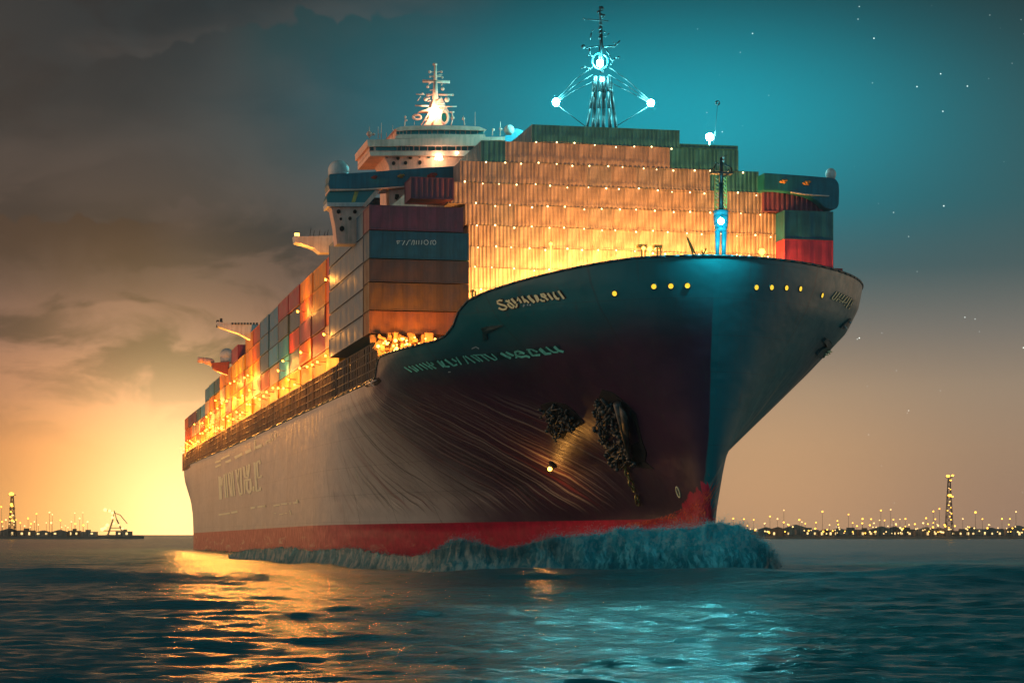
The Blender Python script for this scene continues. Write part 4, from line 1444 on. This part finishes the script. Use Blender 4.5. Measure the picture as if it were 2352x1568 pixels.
# ------------------------------------------------------------------ sea
def sea_height(X, Y):
    H = np.zeros_like(X)
    rg = np.random.RandomState(5)
    dist = np.sqrt(X * X + Y * Y)
    warp = 1.6 * np.sin(X * .11 + Y * .05 + 1.0) + 1.1 * np.sin(X * .047 - Y * .09) + .5 * np.sin(X * .31 + .7 + Y * .13)
    for k in range(64):
        L = 0.9 * (34 / .9) ** (k / 63)
        ang = rg.normal(0.12, .42)
        kx, ky = math.sin(ang) * 2 * PI / L, math.cos(ang) * 2 * PI / L
        amp = .0096 * L ** .50
        fade = np.clip((L * 230 - dist) / (L * 120), 0, 1)
        ph = rg.uniform(0, 2 * PI)
        w = np.sin(kx * X + ky * (Y + warp * min(1.2, L * .22)) + ph)
        H += amp * fade * (1 - 2 * np.abs(w) ** .8 if k % 2 else w) * .72
    H *= .25 + .75 * np.exp(-np.maximum(dist - 60, 0) / 130)
    # long swells: one ridge in front of the ship, one rising on the right
    xs = np.clip((X + 36) / 60, -1, 2)
    yc = 152 - 12 * xs + 2.2 * np.sin(X * .10 + 1)
    d = (Y - yc)
    H += .85 * np.exp(-(d / np.where(d > 0, 10.0, 5.0)) ** 2) * (.75 + .25 * np.sin(X * .13) + .12 * np.sin(X * .41 + 2))
    yc2 = 118 + 1.1 * (X - 14) + 2 * np.sin(X * .2)
    d = Y - yc2
    H += .70 / (1 + np.exp(-(X - 12) / 3.0)) * np.exp(-(d / np.where(d > 0, 14.0, 9.0)) ** 2)
    yc3 = 84 + 3 * np.sin(X * .12)
    d = Y - yc3
    H += .32 * np.exp(-(d / 9) ** 2) * (.6 + .4 * np.sin(X * .16 + 2))
    # wash running down the ship's side
    t = np.clip((X + 42) / 46, -.3, 1.3)
    yc4 = 262 - 84 * t
    d = Y - yc4
    env = np.exp(-((X + 14) / 26) ** 4)
    H += env * (.22 + .1 * np.sin(X * .33) + .05 * np.sin(X * .9 + 1)) * np.exp(-(d / np.where(d > 0, 9, 6.0)) ** 2)
    return H


rowsY = 16 * np.exp(np.linspace(0, math.log(14000 / 16), 1150))
ncol = 560
cx = np.linspace(-1, 1, ncol)
cx = np.sign(cx) * (np.abs(cx) * .62 + np.abs(cx) ** 5 * .55)
Yg = np.repeat(rowsY[:, None], ncol, 1)
Xg = cx[None, :] * (Yg * .42 + 14)
Hg = sea_height(Xg, Yg)
co = np.stack([Xg, Yg, Hg], -1).reshape(-1, 3).astype(np.float32)
nr = len(rowsY)
ii = np.arange((nr - 1) * (ncol - 1))
rr_, cc_ = ii // (ncol - 1), ii % (ncol - 1)
v00 = rr_ * ncol + cc_
quad = np.stack([v00, v00 + 1, v00 + ncol + 1, v00 + ncol], -1).astype(np.int32)
me = bpy.data.meshes.new('sea')
me.vertices.add(len(co)); me.vertices.foreach_set('co', co.ravel())
me.loops.add(quad.size); me.loops.foreach_set('vertex_index', quad.ravel())
me.polygons.add(len(quad)); me.polygons.foreach_set('loop_start', np.arange(0, quad.size, 4, dtype=np.int32))
me.polygons.foreach_set('loop_total', np.full(len(quad), 4, dtype=np.int32))
me.update(calc_edges=True)
me.polygons.foreach_set('use_smooth', np.ones(len(quad), dtype=bool))
sea = bpy.data.objects.new('sea', me)
COL.objects.link(sea)
tag(sea, kind='structure')
ms, nt, bs = new_mat('sea_water')
o = nt.obj()
sx_, sy_, sz_ = nt.sep(o)
tone = nt.noise(nt.comb(nt.mul(sx_, .03), nt.mul(sy_, .015), 0.0), 1.0, 3, .5)
bs.inputs['Roughness'].default_value = .23
bs.inputs['IOR'].default_value = 1.34
nt.put(bs.inputs['Base Color'], nt.mix(nt.ss(tone, .35, .65), (.003, .15, .175, 1), (.004, .21, .235, 1)))
w1 = nt.noise(nt.comb(nt.mul(sx_, .45), nt.mul(sy_, 1.9), 0.0), 1.0, 5, .6, .9)
w2_ = nt.noise(nt.comb(nt.mul(sx_, 1.6), nt.mul(sy_, 5.0), 4.0), 1.0, 4, .6, .6)
rid = nt.sub(1.0, nt.mul(nt.m('ABSOLUTE', nt.sub(w1, .5)), 3.0))
hh = nt.add(nt.mul(rid, .55), nt.mul(w2_, .28))
bmp = nt.bump(hh, .45, .22)
nt.put(bmp.node.inputs['Strength'], nt.ss(sy_, 60, 420, 1.0, .12))
nt.put(bs.inputs['Normal'], bmp)
me.materials.append(ms)

# ------------------------------------------------------------------ bow wave and spray
mf, nt, bs = new_mat('foam')
o = nt.obj()
n1 = nt.noise(o, .35, 4, .6)
n2 = nt.noise(o, 2.2, 5, .65)
fx, fy, fz = nt.sep(o)
fur = nt.noise(nt.comb(nt.mul(nt.add(fx, nt.mul(nt.sub(n1, .5), 2.0)), 3.4), nt.mul(fy, .5), nt.mul(fz, .45)), 1.0, 5, .65)
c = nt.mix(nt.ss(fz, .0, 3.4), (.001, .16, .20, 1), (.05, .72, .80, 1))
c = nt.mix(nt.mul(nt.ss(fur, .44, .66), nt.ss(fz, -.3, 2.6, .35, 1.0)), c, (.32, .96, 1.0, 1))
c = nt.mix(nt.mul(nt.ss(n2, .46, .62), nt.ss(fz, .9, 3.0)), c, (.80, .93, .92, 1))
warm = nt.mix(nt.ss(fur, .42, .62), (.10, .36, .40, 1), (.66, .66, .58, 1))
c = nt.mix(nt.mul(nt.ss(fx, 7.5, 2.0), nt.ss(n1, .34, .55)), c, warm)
nt.put(bs.inputs['Base Color'], c)
bs.inputs['Roughness'].default_value = .42
tr = nt.n.new('ShaderNodeBsdfTranslucent'); nt.put(tr.inputs[0], c)
mx = nt.n.new('ShaderNodeMixShader'); mx.inputs[0].default_value = .45
nt.l.new(bs.outputs[0], mx.inputs[1]); nt.l.new(tr.outputs[0], mx.inputs[2])
nt.l.new(mx.outputs[0], nt.n['Material Output'].inputs['Surface'])
nt.put(bs.inputs['Normal'], nt.bump(fur, .35, .12))

CR = [(520, 1275, 262), (560, 1264, 252), (640, 1257, 236), (720, 1263, 222), (800, 1258, 208), (870, 1270, 196), (920, 1277, 188), (965, 1276, 181), (1000, 1266, 178), (1035, 1245, 176), (1062, 1236, 175), (1095, 1248, 174), (1140, 1262, 173), (1190, 1262, 172), (1230, 1246, 171), (1280, 1234, 170.5), (1340, 1232, 170),
      (1400, 1222, 169.5), (1450, 1216, 169), (1520, 1214, 168.5), (1580, 1214, 168), (1630, 1203, 168), (1660, 1199, 168), (1700, 1210, 168), (1735, 1232, 168.5), (1760, 1258, 169), (1780, 1285, 170), (1800, 1325, 171)]
cu_ = [c[0] for c in CR]


def crest(u):
    v = float(np.interp(u, cu_, [c[1] for c in CR])); Yc = float(np.interp(u, cu_, [c[2] for c in CR]))
    return v, Yc


def wave_pt(u, k):
    """k 0..1 front foot to crest, 1..2 crest to back foot"""
    v, Yc = crest(u)
    h = max(.05, CH + (CV - v) / F * Yc)
    if k <= 1:
        t = k
        y = Yc - 4.6 * (1 - t) ** 1.25 + .25 * math.sin(PI * t)
        z = -.35 + (h + .35) * (.35 * t + .65 * t ** 1.7)
    else:
        t = k - 1
        y = Yc + 5.5 * t
        z = h * (1 - t ** 1.4) - .3 * t
    x = (u - CU) / F * y
    nz = mn.fractal(Vector((x * .8, y * .5, z * .35)), .9, 2.0, 3)
    nz2 = mn.fractal(Vector((x * 2.6, y * 1.5, z * .9)), .8, 2.0, 3)
    env = min(1, h / 1.6) * min(1, .25 + k)
    return Vector((x + nz * .2, y - .34 * nz * env - .06 * nz2 * env, z + (.22 * nz + .06 * nz2) * env))


NU, NK = 640, 64
V = []
for i in range(NU):
    u = 524 + (1806 - 524) * i / (NU - 1)
    for j in range(NK):
        V.append(wave_pt(u, 2 * j / (NK - 1)))
Fc = [(i * NK + j, (i + 1) * NK + j, (i + 1) * NK + j + 1, i * NK + j + 1) for i in range(NU - 1) for j in range(NK - 1)]
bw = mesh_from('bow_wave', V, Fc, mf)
tag(bw, kind='stuff')
# strands of spray
VS, FS_ = [], []
r = random.Random(21)


def strand(p, d, L, w, curl):
    """tapered curling thread of spray"""
    n = 4
    d = d.normalized()
    s = d.cross(Vector((0, 1, .2))).normalized()
    s2 = d.cross(s).normalized()
    base = len(VS)
    for i in range(n + 1):
        t = i / n
        c = p + d * (L * t) + curl * (t * t * L)
        ww = w * (1 - t) + .004
        VS.extend([c + s * ww, c - s * ww * .5 + s2 * ww * .86, c - s * ww * .5 - s2 * ww * .86])
    for i in range(n):
        for q in range(3):
            a, b = base + 3 * i + q, base + 3 * i + (q + 1) % 3
            FS_.append((a, b, b + 3, a + 3))


for k in range(16000):
    u = r.uniform(560, 1798) if r.random() < .3 else r.uniform(985, 1798)
    kk = min(1.25, r.betavariate(4.0, 1.5) * 1.3)
    v, Yc = crest(u)
    h = CH + (CV - v) / F * Yc
    if h < .7: continue
    gap = mn.noise(Vector((u * .035, kk * 1.6, 4.2)))
    if gap < -.12 and r.random() < .8: continue
    p = wave_pt(u, kk)
    q = wave_pt(u, min(1.3, kk + .12))
    up = (q - p).normalized()
    side = (u - 1640) / 150
    sx = max(-.7, min(1.3, side if side > 0 else side * .35))
    d = up * .9 + Vector((sx * .8 + r.gauss(0, .35), -.25 + r.gauss(0, .25), .25 + r.gauss(0, .25)))
    L = r.uniform(.2, .9) * (1.1 if kk > .75 else .7) * min(1, h / 2.6)
    strand(p - d.normalized() * .1, d, L * .8, r.uniform(.004, .010), Vector((sx * .4, -.3, -.55)) * r.uniform(.2, 1.1))
# droplets and lumps of broken foam
OCT = ((0, 2, 4), (2, 1, 4), (1, 3, 4), (3, 0, 4), (2, 0, 5), (1, 2, 5), (3, 1, 5), (0, 3, 5))
def fleck(p, s):
    b = len(VS)
    a = Matrix.Rotation(r.uniform(0, 3), 3, Vector((r.gauss(0, 1), r.gauss(0, 1), r.gauss(0, 1) + .01)).normalized())
    for e in ((1, 0, 0), (-1, 0, 0), (0, 1, 0), (0, -1, 0), (0, 0, 1), (0, 0, -1)):
        VS.append(p + a @ Vector(e) * (s * r.uniform(.6, 1.3)))
    for f in OCT:
        FS_.append(tuple(b + x for x in f))


for k in range(32000):
    u = r.uniform(540, 1806) if r.random() < .35 else r.uniform(985, 1806)
    v, Yc = crest(u)
    h = CH + (CV - v) / F * Yc
    if h < .5: continue
    kk = r.gauss(.97, .16)
    tuft = .5 + .9 * max(0, mn.fractal(Vector((u * .03, 1.0, 7.7)), .9, 2, 3) + .25)
    side = max(0, (u - 1650) / 150)
    lift = abs(r.gauss(0, .30)) * tuft * min(1.2, h / 2.2)
    p = wave_pt(u, max(.3, min(1.3, kk))) + Vector((r.gauss(0, .2) + side * lift * 1.1, -abs(r.gauss(0, .28)), lift))
    fleck(p, r.choice((.012, .016, .02, .025, .035)) * (1.25 if lift < .25 else .8))
# patches of foam sliding down the face of the wave
for k in range(20000):
    u = r.uniform(540, 1795) if r.random() < .4 else r.uniform(985, 1795)
    kk = r.uniform(.05, .95)
    f = mn.fractal(Vector((u * .022, kk * 1.3, 3.1)), .8, 2, 4) + .35 * kk
    if f < .22: continue
    fleck(wave_pt(u, kk) + Vector((0, -.01, .01)), r.uniform(.015, .045))
# foam washing along the waterline of the hull
for k in range(9000):
    s_ = r.uniform(14, 250) if r.random() < .5 else r.uniform(14, 110)
    off = abs(r.gauss(0, 1.1)) + .05
    f = mn.fractal(Vector((s_ * .16, off * .7, 8.3)), .8, 2, 4)
    if f < -.05: continue
    p = M @ Vector((-half(s_, .2, -1) - off, s_ + 3.1, 0))
    z = float(sea_height(np.array([p.x]), np.array([p.y]))[0])
    fleck(Vector((p.x, p.y, z + .04 + .25 * max(0, 1 - off))), r.uniform(.03, .10))
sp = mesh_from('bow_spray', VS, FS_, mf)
tag(sp, kind='stuff')
# water thrown up at the stem, its red glow painted into the strands
VS, FS_ = [], []
for k in range(900):
    u = r.uniform(1440, 1634)
    t = (u - 1440) / 194
    v = 1208 - 8 * t - r.uniform(0, 8 + 75 * t ** 2.5)
    h, n = hit(u, v)
    if h is None: continue
    p = M @ (h + n * .06)
    d = Vector((.35 + .3 * t + r.uniform(-.2, .2), -.05, .35 + 1.2 * t + r.uniform(-.1, .3)))
    strand(p, d, r.uniform(.25, .4 + 1.2 * t), r.uniform(.010, .03), Vector((.35, -.05, .25)) * r.uniform(0, .6))
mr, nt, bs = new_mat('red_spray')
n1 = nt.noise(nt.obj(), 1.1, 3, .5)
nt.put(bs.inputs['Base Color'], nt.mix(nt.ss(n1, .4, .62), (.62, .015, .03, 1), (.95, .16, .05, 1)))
bs.inputs['Roughness'].default_value = .4
sp2 = mesh_from('stem_spray', VS, FS_, mr)
tag(sp2, kind='stuff')

# ------------------------------------------------------------------ far shore
D = 1500.0
def W(u, v, y=D):
    return Vector(((u - CU) / F * y, y, CH + (CV - v) / F * y))
M_land = paint('shore_land', (.26, .20, .16), .9, var=.3, scale=.05, grime=False)
M_bld = [paint('harbour_wall_grey', (.34, .27, .22), .8, var=.3, scale=.2), paint('harbour_wall_brown', (.34, .21, .14), .8, var=.3, scale=.2), paint('harbour_wall_pale', (.46, .36, .28), .8, var=.3, scale=.2)]
bm = bmesh.new()
for (u0, u1, seed) in ((1600, 3200, 1), (-900, 330, 2)):
    N = 120
    V = []
    for i in range(N + 1):
        u = u0 + (u1 - u0) * i / N
        fade = min(1, (u - u0) / 120 + .0, (u1 - u) / 90)
        hgt = ((2.2 if seed == 1 else .8) + (2.0 if seed == 1 else .9) * mn.fractal(Vector((u * .011, seed, 0)), .8, 2, 4)) * max(0, fade) + .6
        f0, f1, f2 = W(u, CV), W(u, CV, D + 40), W(u, CV, D + 260)
        V.append([bm.verts.new((f0.x, f0.y, -.5)), bm.verts.new((f0.x, f0.y + 3, 1.6)), bm.verts.new((f1.x, f1.y, 1.8 + hgt * .35)), bm.verts.new((f2.x, f2.y, 1.5 + hgt))])
    for i in range(N):
        for j in range(3):
            bm.faces.new((V[i][j], V[i + 1][j], V[i + 1][j + 1], V[i][j + 1]))
sh_ = finish(bm, 'shore', M_land, None, False)
tag(sh_, kind='structure')

r = random.Random(31)
def building(u, y, w, d, h, mat, label, group, lit):
    base = W(u, CV, y); base.z = 1.7
    e = empty('harbour_building', base)
    tag(e, label, 'building', group)
    bm = bmesh.new()
    box(bm, (0, 0, h / 2), (w, d, h))
    if r.random() < .5:
        prism(bm, [(-w / 2 - .3, -d / 2 - .3, h), (w / 2 + .3, -d / 2 - .3, h), (0, -d / 2 - .3, h + w * .16)], (0, d + .6, 0))
    else:
        box(bm, (r.uniform(-.2, .2) * w, 0, h + .7), (w * .3, d * .4, 1.4))
    finish(bm, 'wall', mat, e)
    n = max(2, int(w / 5))
    fl = max(1, int(h / 4))
    cnt = 0
    for i in range(n):
        for k in range(fl):
            if r.random() < lit and cnt < 10:
                bm = bmesh.new()
                box(bm, (-w / 2 + (i + .5) * w / n, -d / 2 - .06, 2.0 + k * 3.6), (r.uniform(1.0, 1.7), .1, r.uniform(1.0, 2.2)))
                finish(bm, 'window', G_win, e)
                cnt += 1
    return e


us = [1655, 1685, 1718, 1755, 1790, 1822, 1858, 1890, 1925, 1960, 1992, 2025, 2058, 2092, 2125, 2158, 2200, 2235, 2270, 2305, 2340]
for i, u in enumerate(us):
    w = r.uniform(11, 19); h = r.uniform(2.8, 5.6)
    building(u + r.uniform(-6, 6), D + r.uniform(12, 90), w, 9, h, M_bld[i % 3], f'low harbour building with lit windows, {ORD[i]} from the bow along the right shore', 'buildings on the right shore', .6)
us = [22, 62, 100, 138, 172, 205, 285]
for i, u in enumerate(us):
    w = r.uniform(7, 12); h = r.uniform(2.2, 4.5)
    building(u, D + r.uniform(12, 60), w, 9, h, M_bld[i % 3], f'low harbour building in the glow, {ORD[i]} from the left edge on the left shore', 'buildings on the left shore', .7)


def harbour_lamp(u, v, y, rad, mat, label, group):
    p = W(u, v, y)
    e = empty('harbour_lamp', Vector((p.x, p.y, 1.6)))
    tag(e, label, 'lamp', group)
    bm = bmesh.new()
    cyl(bm, (0, 0, 0), (0, 0, max(.5, p.z - 1.6)), .14, .09, 5)
    finish(bm, 'pole', M_dark, e)
    bm = bmesh.new(); sphere(bm, (0, -.2, p.z - 1.6), rad, seg=10, rings=7)
    finish(bm, 'lamp_head', mat, e, True)


def zS(x, y):
    return (1760 + x / 2.94) * f_, (1150 + y / 2.94) * f_
bigl = [(587, 367, 9), (870, 377, 12), (1062, 398, 9), (1300, 368, 11), (1372, 362, 11), (1685, 375, 11), (1730, 356, 10), (1995, 382, 15), (2293, 378, 11), (1165, 430, 13), (1228, 432, 10),
        (485, 412, 10), (540, 430, 12), (293, 432, 10), (365, 437, 9), (215, 428, 11), (445, 465, 11), (700, 437, 13), (622, 475, 11), (1392, 435, 10), (1440, 433, 8), (1480, 430, 11), (1632, 425, 11),
        (1700, 432, 9), (1902, 430, 11), (2046, 431, 9), (2190, 430, 11), (2248, 430, 9), (1290, 440, 8), (1327, 441, 9), (980, 445, 9), (823, 457, 9), (922, 475, 10), (1092, 460, 9), (1412, 476, 8), (1645, 468, 10)]
for k, (x, y, s) in enumerate(bigl):
    u, v = zS(x, y)
    harbour_lamp(u, v, D + 8 + (k % 5) * 6, s / 2.94 * f_ / F * D * .5, G_city if k % 4 else G_city2, 'bright amber harbour lamp on the right shore', 'amber lamps on the right shore')
for k in range(110):
    u = r.uniform(1650, 2350)
    v = r.choice((1201, 1207, 1213, 1219, 1222)) + r.uniform(-3, 3)
    harbour_lamp(u, v, D + 4, r.uniform(.32, .62), G_city2 if r.random() < .6 else G_city, 'tiny harbour light in the rows along the right waterfront', 'tiny lights on the right waterfront')
def zL(x, y):
    return (0 + x / 4.704) * f_, (1150 + y / 4.704) * f_
leftl = [(430, 628, 17), (582, 612, 19), (616, 637, 15), (330, 682, 20), (937, 682, 20), (1030, 723, 21), (980, 763, 20), (880, 620, 14), (975, 614, 12), (712, 705, 18), (603, 735, 24), (165, 722, 18), (25, 722, 18), (30, 775, 17),
         (290, 772, 18), (240, 735, 16), (405, 722, 16), (452, 757, 16), (365, 747, 18), (545, 735, 14), (800, 790, 14), (885, 745, 22), (840, 722, 16), (70, 700, 20), (15, 548, 16), (357, 787, 14), (115, 712, 12), (190, 700, 12), (725, 785, 13), (770, 770, 12)]
for k, (x, y, s) in enumerate(leftl):
    u, v = zL(x, y)
    harbour_lamp(u, v, D + 4 + (k % 5) * 5, s / 4.704 * f_ / F * D * .5, G_city2 if k % 3 else G_city, 'glowing harbour lamp on the left shore', 'lamps on the left shore')


def tower(u, vtop, y, label, lamps, legs=3.2):
    p = W(u, vtop, y)
    h = p.z - 1.6
    e = empty('harbour_tower', Vector((p.x, p.y, 1.6)))
    tag(e, label, 'tower')
    bm = bmesh.new()
    for sx in (-1, 1):
        for sy in (-1, 1):
            cyl(bm, (sx * legs, sy * legs, 0), (sx * .7, sy * .7, h * .97), .30, .18, 6)
    n = 9
    for k in range(n):
        t = k / n; t2 = (k + 1) / n
        a = legs + (.7 - legs) * t; b = legs + (.7 - legs) * t2
        for sy in (-1, 1):
            cyl(bm, (-a, sy * a, t * h * .97), (b, sy * b, t2 * h * .97), .13, seg=5)
            cyl(bm, (a, sy * a, t * h * .97), (-b, sy * b, t2 * h * .97), .13, seg=5)
            cyl(bm, (-a, sy * a, t * h * .97), (a, sy * a, t * h * .97), .13, seg=5)
    finish(bm, 'tower_frame', M_dark, e)
    bm = bmesh.new()
    box(bm, (0, 0, h * .98), (4.4, 3, .5)); box(bm, (0, 0, h * .66), (3.6, 3, .5))
    finish(bm, 'platform', M_dark, e)
    for (dx, fz, rr, g) in lamps:
        bm = bmesh.new(); sphere(bm, (dx, -2.2, h * fz), rr * .72, 1.25, 1, .8, 10, 7)
        finish(bm, 'tower_lamp', g, e, True)


TLm = [(-1.2, 1.0, 1.5, G_city), (2.0, 1.01, 1.1, G_city), (.6, .93, .8, G_city), (-.6, .80, .5, G_city2), (.5, .78, .5, G_city), (0, .68, 1.6, G_city), (1.9, .66, .8, G_city), (0, .58, .6, G_city2), (-.7, .52, .55, G_city), (.7, .48, .5, G_city),
       (-1.5, .43, .6, G_city), (.3, .40, .5, G_city2), (1.2, .38, .6, G_city), (.1, .33, .5, G_city), (.8, .28, .6, G_city), (-.6, .15, .5, G_city), (.8, .12, .5, G_city2)]
tower(2180, 1093, D + 20, 'tall lattice tower with clustered amber lamps on the right shore', TLm, 2.6)
TLl = [(0, 1.0, 2.0, G_city), (0, .76, 1.2, G_city), (.3, .72, 1.1, G_city), (-.4, .58, .8, G_city), (.8, .5, .9, G_city2), (-.8, .46, .9, G_city), (.5, .38, 1.0, G_city), (-1.4, .3, .6, G_city2), (1.6, .28, .6, G_city2)]
tower(28, 1134, D + 14, 'amber lit lattice tower at the left end of the left shore', TLl, 2.4)
# pale harbour crane in the glow
p = W(262, 1160, D + 10)
e = empty('harbour_crane', Vector((p.x, p.y, 1.6)))
tag(e, 'pale harbour crane dotted with lamps in the glow left of the stern', 'crane')
bm = bmesh.new()
for (a, b) in (((-5, 0, 0), (-1, 0, 12)), ((7, 0, 0), (1.5, 0, 12)), ((-5, 4, 0), (-1, 3, 12)), ((7, 4, 0), (1.5, 3, 12)), ((-1, 1, 12), (0, 1, 18)), ((1.5, 1, 12), (0, 1, 18)), ((-6, 1, 18.5), (4, 1, 15)), ((4, 1, 15), (9, 1, 9)), ((-9, 1, 4), (9, 1, 4)), ((-3, 0, 6), (4.4, 0, 6))):
    cyl(bm, a, b, .35, .28, 6)
finish(bm, 'crane_frame', paint('pale_crane', (.55, .42, .28), .6), e)
for (x, z, rr) in ((-6, 18.5, 1.25), (-3, 17.8, 1.0), (-1, 16.4, 1.0), (-1, 13.2, .95), (-8, 5, 1.3), (-6, 6, 1.1), (-4.5, 8, 1.2), (0, 9, .8), (6, 5.5, .9), (3.5, 8, .7)):
    bm = bmesh.new(); sphere(bm, (x, -.8, z), rr, seg=10, rings=7); finish(bm, 'crane_lamp', G_city2, e, True)

# ------------------------------------------------------------------ air
USE_HAZE = True
if USE_HAZE:
    bm = bmesh.new()
    box(bm, (0, 800, 29.0), (2600, 1900, 64))
    mhz = bpy.data.materials.new('night_haze'); mhz.use_nodes = True
    for n in list(mhz.node_tree.nodes): mhz.node_tree.nodes.remove(n)
    ou = mhz.node_tree.nodes.new('ShaderNodeOutputMaterial')
    vv = mhz.node_tree.nodes.new('ShaderNodeVolumePrincipled')
    vv.inputs['Color'].default_value = (.80, .94, 1, 1)
    vv.inputs['Density'].default_value = .00008
    vv.inputs['Anisotropy'].default_value = .55
    mhz.node_tree.links.new(vv.outputs[0], ou.inputs['Volume'])
    hz_ = finish(bm, 'haze', mhz)
    tag(hz_, kind='stuff')
sc.cycles.max_bounces = 6
sc.cycles.volume_bounces = 0
sc.cycles.sample_clamp_indirect = 4.0
sc.cycles.use_denoising = True
